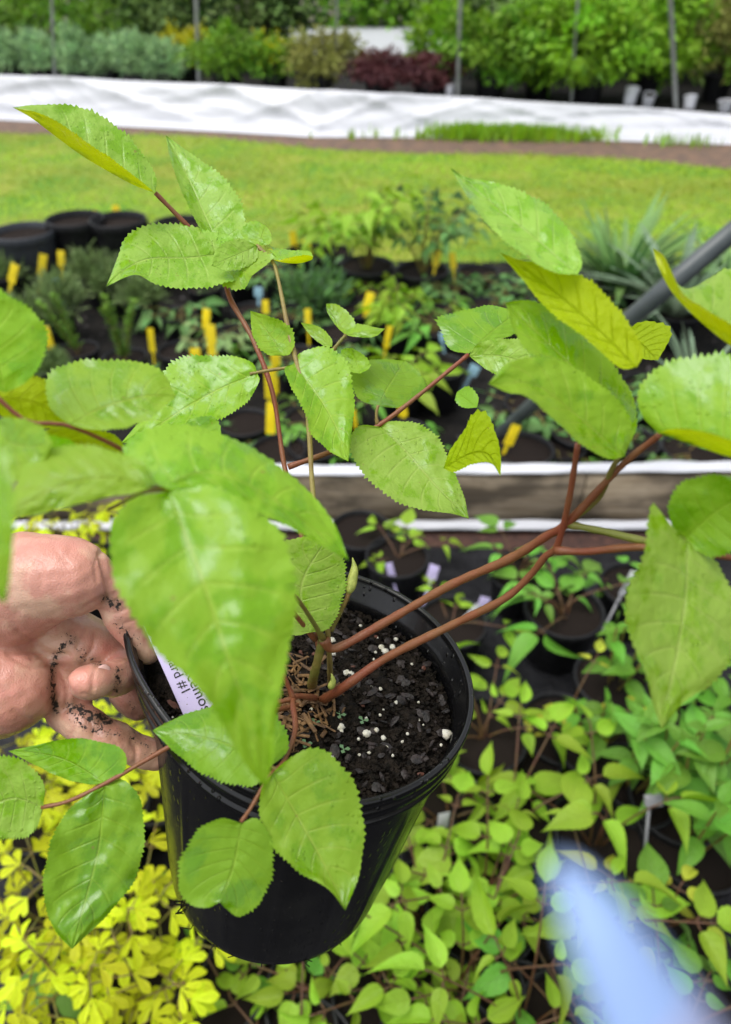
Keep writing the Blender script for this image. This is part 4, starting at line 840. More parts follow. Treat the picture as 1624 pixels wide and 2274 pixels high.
chips('shredded_bark', 'straw', 150, (.003, .017), (.0004, .0024), (.0005, .0009), 8, [(650, 1500), (660, 1570), (640, 1640), (680, 1600), (700, 1580)], .007, .005, .25)
mb = MB(); g = np.random.default_rng(11)
for k in range(5000):
    a = g.uniform(0, 6.28); r_ = POT_R * .9 * math.sqrt(g.random()); c = np.array([r_ * math.cos(a), r_ * math.sin(a), SOIL_Z + g.uniform(0, .0012)]); rt = Matrix.Rotation(g.uniform(0, 6), 3, 'Z') @ Matrix.Rotation(g.normal(0, .7), 3, 'X')
    mb.box(c, g.uniform(.0008, .0035), g.uniform(.0006, .0022), g.uniform(.0005, .0016), rot=np.array(rt))
o = mb.build('soil_crumbs', M['soil'], soil_o, smooth=False); o['kind'] = 'stuff'
mb = MB()
for (x, y) in ((756, 1588), (806, 1600), (764, 1664), (680, 1652), (700, 1605)):
    c = to_pot(S(x, y, .003)); batch(mb, [c, c, c], [(1, .2, .2), (-.7, .8, .2), (-.3, -1, .3)], [(0, 0, 1)] * 3,   .0030, .0024, prof_obov, .1, .1, 4, 3)
o = mb.build('sprouts', M['sprout'], soil_o); o['kind'] = 'stuff'

# ------------------------------------------------------------------ hero stems and leaves (children of the held plant)
def local(V): V = np.asarray(V, float); d = V - PB; return np.stack([d @ XA, d @ YA, d @ AX], -1)
def stem(pts, wpx, mat, label=None, parent=None, n=46, name='stem'):
    """pts: (x, y, depth) - depth None means standing on the soil; wpx: width in picture pixels at start and end."""
    Q = [S(p[0], p[1], -.004) if p[2] is None else P(*p) for p in pts]
    C_ = spline(Q, n); dep = (C_ - CAM) @ FD; w = np.interp(np.linspace(0, 1, n), np.linspace(0, 1, len(wpx)), wpx) * .79; rad = w * dep / F / 2
    rad *= 1 + .05 * np.sin(np.arange(n) * 1.3) + .05 * np.sin(np.arange(n) * .37 + pts[0][0]); rad[:3] *= [1.25, 1.2, 1.08]; rad[-3:] *= [1.05, 1.12, 1.15]
    mb = MB(); mb.tube(local(C_), rad, 12)
    # short bristly hairs
    k = n * 7; t = rng.uniform(0.02, .98, k); c = np.stack([np.interp(t, np.linspace(0, 1, n), C_[:, i]) for i in range(3)], 1); r_ = np.interp(t, np.linspace(0, 1, n), rad)
    d = unit(rng.normal(0, 1, (k, 3))); tg = unit(np.stack([np.interp(t, np.linspace(0, 1, n), np.gradient(C_, axis=0)[:, i]) for i in range(3)], 1)); d = unit(d - (d * tg).sum(1, keepdims=True) * tg + tg * .3)
    batch(mb, local(c + d * r_[:, None] * .9), (d @ np.stack([XA, YA, AX]).T), rng.normal(0, 1, (k, 3)), .0009, .0003, prof_strap, 0, 0, 2, 2)
    o = mb.build(name, M[mat], hero if parent is None else parent)
    if label: o['label'] = label
    return o
def hleaf(parent, B, T, A, Bs, mid=(), dA=0.0, dB=0.0, mat='hero', under=False, fold=.03, quilt=.010, teeth=34, tdepth=.045, bow=0.0, label=None, nv=9, notch=None):
    """B, T: (x, y, depth) of leaf base and tip; A, Bs: its two outlines from base to tip; mid: points of the midrib between."""
    L2 = math.hypot(T[0] - B[0], T[1] - B[1]) + 1e-6; rows = teeth * 2 + 1; half = 7
    md = spline([B[:2]] + list(mid) + [T[:2]], rows); ea = spline([B[:2]] + list(A) + [T[:2]], rows); eb = spline([B[:2]] + list(Bs) + [T[:2]], rows)
    t = np.linspace(0, 1, rows); dep = B[2] + (T[2] - B[2]) * t - bow * np.sin(np.pi * t)
    sh = np.sin(np.pi * np.clip(t, 0, 1)) ** .7
    Lm = L2 * (B[2] + T[2]) / 2 / F
    g = np.random.default_rng(int(B[0] * 7 + B[1]))
    p1, p2, p3 = g.uniform(0, 6, 3)
    V = np.zeros((rows, 2 * half + 1, 3)); UV = np.zeros((rows, 2 * half + 1, 2))
    for i in range(rows):
        saw = (1.25 if i % 2 else -.55) * tdepth * (sh[i] if i < rows - 1 else 0) * g.uniform(.35, 1.7) + .02 * math.sin(t[i] * 31 + p1) * sh[i]
        for j in range(2 * half + 1):
            u = (j - half) / half; au = abs(u); e = ea[i] if u < 0 else eb[i]; dz = (dA if u < 0 else dB) * sh[i]
            off = (e - md[i]) * au
            if au == 1:
                l = np.linalg.norm(off) + 1e-9; tn_ = (ea if u < 0 else eb); tg = tn_[min(rows - 1, i + 1)] - tn_[max(0, i - 1)]; tg = tg / (np.linalg.norm(tg) + 1e-9)
                off = off * (1 + saw * min(1, 40 / l + .35)) + tg * saw * 60 * (L2 / 400)
            pxy = md[i] + off
            vn = math.sin(6.2832 * (nv * t[i] - 1.7 * au) + p1) 
            q = (-fold * (1 - au) * sh[i] + quilt * vn * (.35 + .4 * math.sin(9 * t[i] + 4 * u + p3)) * (au * (1 - au) * 4) * sh[i] + quilt * 1.1 * math.sin(7 * t[i] + 3 * u + p2) * au + quilt * 1.0 * math.sin(13 * t[i] - 5 * u + p3) * au + quilt * .75 * math.sin(23 * t[i] + 6 * u + p1) * math.sin(4 * u + p2) + quilt * .5 * math.sin(37 * t[i] - 11 * u + p2) * au) * Lm
            V[i, j] = P(pxy[0], pxy[1], dep[i] + dz * au ** 1.4 - q); UV[i, j] = ((u + 1) / 2, t[i])
    V = V.reshape(-1, 3); K = 2 * half + 1
    Fc = [(i * K + j, i * K + j + 1, (i + 1) * K + j + 1, (i + 1) * K + j) for i in range(rows - 1) for j in range(K - 1)]
    # orientation: upper face towards the camera unless told otherwise
    pa, pb = np.mean(ea, axis=0), np.mean(eb, axis=0); ax = np.array(T[:2]) - np.array(B[:2]); cr = ax[0] * (pa - md.mean(0))[1] - ax[1] * (pa - md.mean(0))[0]
    flip = (cr > 0) != under
    if flip: Fc = [q[::-1] for q in Fc]
    mb = MB(); mb.add(local(V), Fc, UV.reshape(-1, 2), float(g.uniform(.3, .7))); o = mb.build('leaf', M[mat], parent)
    if label: o['label'] = label
    return o

# trunk and upper left stems
trunk = stem([(690, 1532, None), (700, 1490, .338), (712, 1440, .330), (718, 1415, .326)], (30, 24, 26), 'stem_olive')
S1 = stem([(712, 1440, .330), (690, 1300, .322), (668, 1180, .325), (632, 1035, .335), (605, 870, .34), (560, 750, .345), (512, 665, .35), (500, 610, .352), (494, 562, .352), (432, 515, .350), (345, 428, .34)], (20, 14, 14, 13, 14, 15, 14, 11), 'stem_red', n=90)
S2 = stem([(735, 1525, None), (728, 1400, .325), (708, 1200, .318), (694, 1080, .32), (682, 900, .328), (655, 790, .333), (638, 720, .336), (618, 620, .34), (605, 580, .342), (570, 545, .343)], (16, 16, 14, 14, 15, 15, 12, 9), 'stem_green', n=90)
S3 = stem([(640, 1037, .335), (745, 998, .338), (845, 942, .338), (930, 878, .342), (1040, 788, .35)], (15, 14, 12, 11), 'stem_red')
hleaf(S1, (345, 428, .335), (28, 238, .31), [(346, 392), (312, 335), (250, 274), (175, 237), (90, 232)], [(318, 406), (250, 354), (190, 314), (140, 278), (85, 250)], [(300, 412), (240, 380), (180, 344), (120, 300), (70, 262)], dA=.012, dB=-.012, mat='hero_pale', fold=0)
hleaf(S1, (495, 562, .352), (368, 300, .372), [(452, 520), (425, 470), (398, 410), (378, 350)], [(535, 540), (545, 490), (525, 430), (480, 380), (430, 345)], [(460, 490), (420, 400)], dA=-.01, dB=.006, mat='hero_pale')
hleaf(S1, (495, 562, .35), (236, 636, .318), [(520, 530), (470, 515), (420, 500), (350, 497), (285, 520), (262, 570)], [(540, 610), (500, 628), (430, 640), (350, 632), (300, 610)], [(420, 572), (330, 575), (275, 600)], dA=.012, dB=-.004, mat='hero_pale')
hleaf(S2, (500, 575, .346), (560, 612, .336), [(540, 560), (590, 560), (605, 575)], [(480, 610), (500, 636), (540, 642)], [(530, 595)], mat='hero', teeth=16)
hleaf(S2, (575, 545, .343), (590, 500, .346), [(545, 535), (540, 505), (565, 490)], [(600, 540), (602, 520)], mat='hero', teeth=12)
hleaf(S2, (572, 546, .342), (470, 590, .334), [(570, 575), (540, 595), (500, 600)], [(540, 530), (510, 535), (480, 555)], mat='hero_pale', teeth=14)
hleaf(S2, (600, 574, .342), (696, 570, .335), [(605, 552), (585, 544), (620, 552), (660, 556), (688, 558)], [(620, 577), (650, 570), (680, 566)], [(625, 582), (660, 585), (690, 578)], dA=.01, dB=-.008, mat='hero', teeth=18, fold=0)
p1 = stem([(652, 815, .333), (600, 822, .331), (555, 830, .33)], (9, 9, 8), 'stem_green', parent=None, n=16)
hleaf(p1, (572, 828, .33), (268, 985, .318), [(575, 850), (540, 900), (480, 932), (400, 950), (330, 975)], [(560, 805), (520, 792), (450, 790), (385, 800), (355, 850), (320, 920)], [(500, 858), (430, 895), (350, 945)], dA=-.006, dB=.008, mat='hero', teeth=44)
hleaf(S2, (630, 790, .333), (556, 690, .345), [(590, 785), (562, 745)], [(645, 785), (655, 755), (640, 722), (600, 703)], [(600, 745)], mat='hero', dA=.004, dB=-.006, teeth=18)
hleaf(S2, (652, 808, .332), (774, 1025, .308), [(632, 820), (650, 865), (680, 920), (690, 960), (730, 1000)], [(665, 785), (710, 770), (755, 785), (778, 830), (787, 900), (780, 970)], [(700, 870), (745, 945)], dA=-.006, dB=.008, mat='hero')
p2 = stem([(740, 778, .34), (752, 762, .34), (768, 744, .342)], (11, 9, 8), 'stem_olive', n=12)
hleaf(p2, (768, 744, .342), (724, 674, .352), [(748, 725), (728, 695)], [(790, 725), (775, 695), (748, 676)], mat='hero', teeth=14)
hleaf(p2, (768, 744, .342), (856, 730, .335), [(780, 722), (805, 720), (835, 727)], [(790, 748), (830, 748)], [(800, 738)], dA=.008, mat='hero', teeth=14)
hleaf(p2, (738, 770, .34), (668, 716, .346), [(720, 768), (690, 745)], [(736, 752), (710, 726)], mat='hero', teeth=14, quilt=.006)
hleaf(p2, (800, 830, .343), (782, 772, .35), [(775, 822), (758, 792), (762, 775)], [(822, 815), (812, 792)], mat='hero', teeth=10)
p3 = stem([(838, 942, .338), (836, 920, .337), (840, 900, .337)], (9, 8, 8), 'stem_green', n=10)
hleaf(p3, (840, 902, .337), (900, 800, .372), [(800, 888), (780, 850), (782, 815), (815, 800), (860, 798)], [(880, 905), (915, 890), (945, 862), (930, 825)], [(862, 860)], mat='hero_deep', quilt=.014, dA=.004)
hleaf(S3, (846, 948, .337), (1042, 1152, .312), [(800, 945), (778, 975), (795, 1035), (860, 1100), (930, 1130), (1000, 1140)], [(870, 935), (930, 942), (975, 975), (1005, 1040), (1030, 1100)], [(900, 1000), (970, 1080)], dA=-.008, dB=.008, mat='hero_pale', teeth=40)
hleaf(S3, (1040, 786, .35), (1150, 692, .378), [(1000, 775), (980, 735), (975, 705), (1030, 690), (1090, 678)], [(1075, 765), (1120, 750), (1148, 735)], [(1090, 740)], mat='hero_deep', dA=.01, quilt=.014, label='brownish tinged leaf')
hleaf(S3, (1042, 790, .35), (1195, 812, .335), [(1060, 765), (1110, 752), (1165, 760)], [(1060, 805), (1100, 830), (1150, 835)], [(1110, 790)], mat='hero_pale')

# right hand stems and leaves (nearer to the camera)
S4 = stem([(718, 1418, .326), (745, 1440, .33), (850, 1385, .33), (1000, 1300, .315), (1130, 1242, .295), (1215, 1190, .28), (1260, 1162, .27), (1380, 1035, .25), (1470, 962, .238)], (26, 24, 24, 26, 26, 22, 16), 'stem_red', n=90)
S5 = stem([(700, 1565, None), (760, 1528, .335), (860, 1460, .33), (1000, 1390, .318), (1120, 1330, .30), (1180, 1275, .29), (1212, 1235, .282), (1238, 1212, .276), (1264, 1110, .262), (1284, 985, .25)], (30, 26, 24, 24, 22, 20, 18, 15), 'stem_red', n=90)
S6 = stem([(1262, 1160, .27), (1330, 1105, .262), (1360, 1040, .25), (1385, 1000, .245)], (20, 16, 13), 'stem_olive', n=30)
S7 = stem([(1265, 1165, .27), (1340, 1180, .262), (1440, 1202, .25), (1530, 1200, .235)], (20, 22, 18), 'stem_olive', n=30)
S8 = stem([(1235, 1222, .276), (1300, 1225, .268), (1440, 1215, .25), (1640, 1240, .23)], (22, 22, 16), 'stem_red', n=30)
hleaf(S5, (1284, 610, .235), (1000, 372, .255), [(1225, 602), (1150, 555), (1085, 500), (1035, 430)], [(1292, 575), (1255, 500), (1190, 440), (1100, 405), (1040, 395)], [(1190, 530), (1080, 440)], dA=-.008, dB=.008, mat='hero_pale', quilt=.014)
hleaf(S5, (1415, 815, .228), (1110, 560, .245), [(1428, 780), (1395, 715), (1320, 630), (1230, 585), (1160, 578)], [(1375, 815), (1300, 750), (1220, 690), (1160, 620)], [(1300, 705), (1190, 615)], mat='hero_olive', under=True, quilt=.006, label='yellow leaf seen from below')
hleaf(S6, (1388, 1010, .24), (1122, 672, .252), [(1415, 940), (1400, 870), (1340, 780), (1260, 700), (1180, 668)], [(1340, 985), (1280, 900), (1215, 830), (1150, 750)], [(1330, 880), (1215, 760)], mat='hero', dA=.008, dB=-.004)
hleaf(S6, (1388, 1014, .238), (1085, 852, .22), [(1400, 930), (1350, 870), (1280, 820), (1200, 795), (1130, 805)], [(1350, 1018), (1290, 985), (1230, 930), (1170, 880), (1130, 872)], [(1290, 930), (1190, 855)], mat='hero', dB=-.012, dA=.004, quilt=.014)
hleaf(S4, (1462, 962, .225), (1760, 930, .19), [(1425, 920), (1420, 870), (1455, 820), (1540, 792), (1640, 800)], [(1500, 952), (1570, 960), (1650, 985), (1720, 980)], [(1490, 972), (1560, 995), (1640, 1018), (1720, 1010)], dA=.012, dB=-.012, mat='hero', fold=0)
hleaf(S4, (1720, 830, .22), (1450, 550, .24), [(1690, 640), (1624, 598), (1580, 615), (1535, 640), (1505, 630), (1480, 590)], [(1690, 770), (1624, 722), (1570, 688), (1520, 655), (1495, 610), (1475, 568)], [(1700, 815), (1624, 768), (1560, 718), (1495, 652), (1462, 592)], dA=.012, dB=-.01, mat='hero_pale', fold=0)
hleaf(S7, (1522, 1195, .225), (1690, 1080, .205), [(1492, 1165), (1488, 1110), (1520, 1070), (1580, 1055), (1640, 1060)], [(1545, 1222), (1600, 1235), (1660, 1190)], [(1600, 1130)], mat='hero_deep', teeth=26)
hleaf(S7, (1525, 1200, .222), (1470, 1620, .20), [(1490, 1165), (1452, 1120), (1440, 1150), (1432, 1230), (1395, 1310), (1395, 1400), (1430, 1480), (1450, 1560)], [(1560, 1215), (1605, 1270), (1640, 1360), (1630, 1450), (1590, 1510), (1520, 1560)], [(1525, 1300), (1510, 1420), (1485, 1540)], mat='hero_pale', dA=-.006, dB=.01, fold=.05, quilt=.012)
hleaf(S4, (1395, 735, .31), (1462, 800, .30), [(1420, 715), (1470, 718), (1492, 740)], [(1400, 770), (1425, 795)], mat='hero_olive', teeth=10, label='ragged olive leaf')
hleaf(S5, (985, 1040, .30), (1112, 1058, .278), [(1000, 1000), (1035, 950), (1050, 918), (1082, 920), (1105, 975), (1113, 1020)], [(1010, 1048), (1050, 1030), (1090, 1028)], [(1040, 1010), (1085, 1010)], mat='hero_olive', teeth=18, label='curled olive leaf')
hleaf(S5, (1060, 905, .30), (1015, 870, .31), [(1030, 905), (1012, 890)], [(1062, 880), (1040, 858)], mat='hero_deep', teeth=10)

# left foreground cluster (closest leaves)
S9 = stem([(718, 1418, .325), (660, 1330, .29), (560, 1230, .25), (440, 1130, .215), (350, 1085, .195), (240, 1132, .20)], (14, 13, 12, 11), 'stem_olive')
hleaf(S9, (372, 1092, .19), (592, 1755, .178), [(300, 1105), (248, 1165), (248, 1260), (276, 1335), (320, 1405), (366, 1464), (407, 1496), (451, 1543), (490, 1600), (540, 1690)], [(440, 1075), (540, 1110), (620, 1180), (655, 1280), (652, 1380), (635, 1480), (615, 1580), (605, 1680)], [(440, 1260), (500, 1440), (560, 1620)], dA=-.006, dB=.010, fold=.035, quilt=.012, mat='hero', bow=.012)
hleaf(S9, (352, 1078, .192), (775, 1245, .215), [(285, 1045), (278, 990), (330, 950), (420, 945), (520, 975), (640, 1050), (735, 1150)], [(400, 1095), (500, 1110), (580, 1140), (660, 1180), (720, 1215)], [(480, 1050), (640, 1130)], dA=.012, dB=-.004, mat='hero', quilt=.012)
hleaf(S9, (345, 1078, .192), (10, 1150, .182), [(320, 1030), (270, 1008), (200, 990), (120, 995), (60, 1030)], [(300, 1095), (230, 1105), (150, 1125), (70, 1145)], [(230, 1060), (120, 1085)], dA=.008, mat='hero')
S10 = stem([(700, 1420, .325), (560, 1250, .28), (400, 1080, .255), (275, 1000, .235), (150, 945, .225), (60, 935, .22), (-20, 870, .215)], (14, 14, 13, 12), 'stem_red')
hleaf(S10, (152, 942, .225), (392, 880, .24), [(112, 905), (103, 850), (130, 815), (200, 800), (290, 802), (355, 820)], [(190, 952), (260, 952), (330, 930)], [(230, 905), (320, 880)], dA=.01, dB=-.004, mat='hero')
hleaf(S10, (12, 872, .215), (-110, 600, .20), [(62, 845), (98, 790), (102, 730), (70, 690), (20, 655), (-50, 610)], [(-30, 850), (-80, 760), (-110, 680)], [(-20, 760)], mat='hero', dA=.004)
hleaf(S10, (-25, 880, .225), (175, 950, .24), [(10, 840), (70, 832), (120, 858), (150, 900)], [(10, 930), (70, 950), (130, 950)], [(80, 895)], mat='hero_olive', dA=.008)
hleaf(S10, (-30, 960, .2), (118, 985, .19), [(0, 930), (50, 930), (95, 950)], [(0, 1060), (50, 1062), (90, 1030)], [(50, 990)], mat='hero', teeth=20)
hleaf(S10, (90, 960, .245), (285, 1010, .255), [(140, 945), (200, 950), (260, 970)], [(110, 1000), (180, 1018), (240, 1020)], [(190, 985)], mat='hero_olive', teeth=22)
hleaf(S10, (60, 985, .205), (180, 1030, .2), [(90, 968), (150, 975), (178, 1000)], [(80, 1020), (130, 1045)], mat='hero_deep', teeth=16)
hleaf(S10, (-30, 930, .14), (12, 1345, .135), [(10, 960), (28, 1060), (30, 1180), (22, 1280)], [(-60, 1000), (-70, 1150), (-30, 1290)], [(-15, 1120)], mat='hero', bow=.004)
hleaf(S10, (412, 940, .30), (492, 985, .295), [(430, 928), (470, 925), (488, 945)], [(425, 980), (460, 1000)], mat='hero_deep', teeth=12)

# lower leaves in front of the pot
S11 = stem([(705, 1552, None), (685, 1548, .322), (652, 1552, .308), (656, 1620, .288), (632, 1688, .272), (600, 1722, .263), (560, 1790, .256), (535, 1826, .252)], (20, 17, 17, 16, 14, 12, 10), 'stem_red', n=60)
stem([(652, 1552, .308), (625, 1558, .305), (590, 1566, .302)], (15, 14, 12), 'stem_red', n=12, parent=None)
stem([(652, 1552, .308), (638, 1518, .306), (622, 1480, .303)], (15, 13, 12), 'stem_red', n=12, parent=None)
stem([(600, 1712, .266), (575, 1690, .266), (640, 1722, .264)], (12, 11, 9), 'stem_olive', n=12, parent=None)
hleaf(S11, (602, 1702, .264), (338, 1622, .272), [(640, 1665), (628, 1610), (590, 1575), (510, 1562), (430, 1580), (380, 1600)], [(570, 1742), (520, 1742), (450, 1718), (390, 1672)], [(510, 1655), (420, 1632)], dA=.014, dB=-.006, mat='hero_deep', quilt=.006)
hleaf(S11, (605, 1718, .262), (767, 2022, .246), [(580, 1755), (580, 1820), (610, 1885), (670, 1940), (730, 1975)], [(635, 1690), (690, 1662), (745, 1685), (790, 1750), (808, 1840), (798, 1940)], [(670, 1830), (730, 1940)], dA=-.004, dB=.006, mat='hero')
hleaf(S11, (536, 1828, .252), (488, 2004, .244), [(490, 1818), (440, 1845), (402, 1910), (398, 1970), (420, 2008), (460, 2016)], [(570, 1818), (600, 1860), (606, 1930), (580, 2000), (535, 2036), (505, 2020)], [(520, 1920)], mat='hero_deep', dA=-.004, dB=.004, label='round leaf with a notched tip')
S12 = stem([(690, 1560, None), (560, 1590, .312), (440, 1625, .305), (370, 1662, .298), (230, 1742, .29), (150, 1780, .286), (92, 1793, .284)], (15, 15, 16, 13, 10), 'stem_red')
hleaf(S12, (232, 1745, .29), (160, 2108, .268), [(180, 1775), (130, 1830), (102, 1920), (98, 2000), (125, 2070)], [(275, 1732), (312, 1780), (320, 1860), (300, 1950), (240, 2030)], [(220, 1880), (190, 2000)], mat='hero_deep', dA=-.004, dB=.008, quilt=.012, teeth=44, tdepth=.03)
hleaf(S12, (232, 1738, .29), (18, 1668, .30), [(275, 1712), (278, 1672), (235, 1650), (160, 1640), (80, 1655)], [(200, 1742), (140, 1728), (70, 1695)], [(150, 1690), (80, 1672)], mat='hero_deep', quilt=.005, tdepth=.02)
hleaf(S12, (96, 1792, .284), (-90, 1830, .27), [(98, 1745), (70, 1705), (20, 1680), (-40, 1700)], [(80, 1840), (50, 1860), (0, 1862), (-50, 1860)], [(20, 1775)], mat='hero_pale')
# leaf over the soil and the bud
hleaf(trunk, (688, 1405, .315), (730, 1190, .31), [(650, 1410), (590, 1380), (560, 1300), (600, 1220), (660, 1195)], [(730, 1395), (756, 1345), (768, 1275), (752, 1212)], [(670, 1300)], mat='hero_pale', quilt=.005, dB=.006)
bud = stem([(735, 1400, .328), (752, 1368, .325), (768, 1335, .322), (776, 1312, .321)], (13, 12, 12), 'stem_olive', n=24)
mb = MB(); bc = spline([P(774, 1318, .321), P(782, 1290, .321), P(787, 1262, .321), P(783, 1238, .322)], 16); mb.tube(local(bc), np.array([.4, .75, 1, 1.1, 1.1, 1.1, 1.05, 1, .95, .9, .8, .65, .5, .35, .2, .06]) * .0023, 10); M['budm'] = simple('bud scales', (.42, .46, .10), (.26, .32, .06), 300, .5, 500, .6, .001)
mb.build('bud', M['budm'], bud)
mb = MB(); bc = spline([P(733, 1530, .333), P(740, 1512, .332), P(736, 1496, .331)], 10); mb.tube(local(bc), np.array([.5, .9, 1, 1, .9, .8, .6, .5, .3, .1]) * .0018, 8); mb.build('bud', M['budm'], trunk)
# soft roots hanging from the pot base
mb = MB(); g = np.random.default_rng(5)
for k in range(34):
    a = g.uniform(0, 6.28); p0 = np.array([POT_B * .97 * math.cos(a), POT_B * .97 * math.sin(a), .002]); ln = g.uniform(.002, .006)
    mb.tube([p0, p0 + np.array([g.normal(0, .002), g.normal(0, .002), -ln * .6]), p0 + np.array([g.normal(0, .004), g.normal(0, .004), -ln])], .0003, 4)
c0 = to_pot(P(384, 2005, .375)); a = math.atan2(c0[1], c0[0])
for k in range(7):
    p0 = np.array([POT_B * math.cos(a), POT_B * math.sin(a), g.uniform(.0, .014)]); mb.tube([p0, p0 * [1.03, 1.03, 1] + g.normal(0, .0015, 3), p0 * [1.05, 1.05, 1] + g.normal(0, .002, 3)], .0004, 4)
o = mb.build('roots', M['soil'], hero); o['kind'] = 'stuff'

# ------------------------------------------------------------------ name tag in the held pot
tl = P(322, 1398, .332); rd = P(400, 1572, .326) - tl; rd /= np.linalg.norm(rd)             # reading direction, down into the soil
nrm = unit(CAM - tl); nrm = nrm - (nrm @ rd) * rd; nrm /= np.linalg.norm(nrm); upv = np.cross(nrm, rd); 
if upv @ RT < 0: upv = -upv
root = empty('name_tag')
TM = Matrix(((rd[0], upv[0], nrm[0], tl[0]), (rd[1], upv[1], nrm[1], tl[1]), (rd[2], upv[2], nrm[2], tl[2]), (0, 0, 0, 1)))
root.matrix_world = TM
tag(root, 'lavender plant tag with black print stuck in the soil of the held pot', 'plant tag')
mb = MB(); mb.box((.018, .0125, -.0005), .070, .025, .0007, bev=.0003); mb.build('tag_face', M['lav'], root, smooth=False)
def words(txt, size, x, y, parent):
    cu = bpy.data.curves.new('print', 'FONT'); cu.body = txt; cu.size = size; cu.extrude = .00004; cu.space_character = 1.02
    tmp = bpy.data.objects.new('tmp', cu); COL.objects.link(tmp); dg = bpy.context.evaluated_depsgraph_get()
    me = bpy.data.meshes.new_from_object(tmp.evaluated_get(dg)); bpy.data.objects.remove(tmp); o = link('lettering', me, M['ink'], parent); o.location = (x, y, .00006); return o
words('racemosa', .0072, .0230, .0084, root); words('hard #1', .0062, .0165, .0034, root)

# ------------------------------------------------------------------ the hand
def hand():
    ch = [  # chains of (x, y, depth, radius in picture pixels)
        [(-420, 1420, .36, 190), (-220, 1375, .352, 170), (-60, 1335, .345, 150), (50, 1300, .338, 116), (110, 1285, .334, 100), (160, 1284, .332, 86), (182, 1292, .331, 68)],
        [(60, 1268, .338, 88), (150, 1262, .334, 72), (196, 1268, .334, 52)],
        [(205, 1285, .336, 46), (238, 1296, .338, 46), (255, 1335, .339, 37), (272, 1368, .341, 41), (294, 1402, .342, 35), (314, 1430, .343, 32), (330, 1450, .344, 26)],
        [(-40, 1400, .362, 120), (60, 1420, .362, 95), (150, 1430, .360, 80), (210, 1440, .360, 62), (250, 1450, .362, 46)],
        [(-200, 1480, .35, 160), (-60, 1510, .342, 135), (10, 1528, .337, 105), (40, 1540, .336, 80)],
        [(60, 1500, .352, 80), (125, 1530, .352, 62), (150, 1560, .352, 52), (150, 1590, .350, 40)],
        [(258, 1462, .362, 38), (272, 1494, .350, 40), (256, 1506, .340, 44), (236, 1509, .334, 40), (214, 1512, .329, 42), (194, 1515, .326, 39), (184, 1517, .325, 34)],
        [(140, 1580, .350, 40), (190, 1612, .345, 44), (222, 1630, .344, 39), (252, 1644, .344, 43), (290, 1660, .347, 36), (322, 1672, .350, 36), (352, 1682, .353, 30)],
        [(252, 1470, .372, 40), (275, 1520, .372, 42), (296, 1556, .37, 36), (308, 1574, .37, 28)],
    ]
    mb = MB(); th = np.linspace(0, np.pi, 11); ph = np.linspace(0, 2 * np.pi, 17)[:-1]
    sp_ = np.array([(math.sin(t) * math.cos(f), math.sin(t) * math.sin(f), math.cos(t)) for t in th for f in ph])
    fc = [(i * 16 + j, i * 16 + (j + 1) % 16, (i + 1) * 16 + (j + 1) % 16, (i + 1) * 16 + j) for i in range(10) for j in range(16)]
    for c in ch:
        c = np.array(c, float); q = spline(c, 26)
        for (x, y, d, r) in q: mb.add(P(x, y, d) + sp_ * r * d / F, fc)
    me = mb.mesh('hand_raw'); o = bpy.data.objects.new('tmp', me); COL.objects.link(o)
    r1 = o.modifiers.new('r', 'REMESH'); r1.mode = 'VOXEL'; r1.voxel_size = .0011
    s1 = o.modifiers.new('s', 'SMOOTH'); s1.factor = .5; s1.iterations = 6
    dg = bpy.context.evaluated_depsgraph_get(); m2 = bpy.data.meshes.new_from_object(o.evaluated_get(dg)); bpy.data.objects.remove(o)
    m2.name = 'hand'; n = len(m2.vertices); co = np.zeros(n * 3); m2.vertices.foreach_get('co', co); co = co.reshape(-1, 3)
    v = co - CAM; dp = v @ FD; px = CX + F * (v @ RT) / dp; py = CY - F * (v @ UP) / dp
    def near_(pts, rad):
        w = np.zeros(n)
        p = spline(np.array(pts, float), 30) if len(pts) > 1 else np.array(pts, float)
        for a in p: w = np.maximum(w, np.exp(-((px - a[0]) ** 2 + (py - a[1]) ** 2) / (2 * rad ** 2)))
        return w
    dirt = np.zeros(n)
    for pts, rad, k in [([(165, 1420), (130, 1445), (116, 1490), (118, 1540), (125, 1580)], 9, .9), ([(160, 1570), (200, 1590), (240, 1600)], 16, 1.0), ([(170, 1600), (210, 1620), (300, 1640), (330, 1670)], 16, .62), ([(236, 1330), (262, 1345)], 12, .9), ([(262, 1380), (300, 1420)], 14, .6),
                        ([(186, 1455), (180, 1470)], 8, .9), ([(205, 1465), (228, 1478)], 8, .8), ([(262, 1490), (262, 1530)], 11, .85), ([(290, 1570), (312, 1590)], 14, .6), ([(150, 1410), (190, 1450)], 12, .6), ([(0, 1640), (90, 1610)], 10, .45)]:
        dirt = np.maximum(dirt, near_(pts, rad) * k)
    red = np.zeros(n)
    for pts, rad, k in [([(40, 1195), (120, 1200), (200, 1210)], 24, .45), ([(30, 1560), (80, 1540)], 42, .75), ([(190, 1510)], 26, .8), ([(240, 1640), (300, 1670)], 26, .5), ([(200, 1430), (240, 1450)], 30, .6), ([(150, 1270)], 40, .2), ([(300, 1560)], 30, .6)]:
        red = np.maximum(red, near_(pts, rad) * k)
    for nm, arr in (('dirt', dirt), ('red', red)):
        a = m2.attributes.new(nm, 'FLOAT', 'POINT'); a.data.foreach_set('value', arr)
    # creases pressed into the surface
    nor = np.zeros(n * 3); m2.vertices.foreach_get('normal', nor); nor = nor.reshape(-1, 3); cr = np.zeros(n)
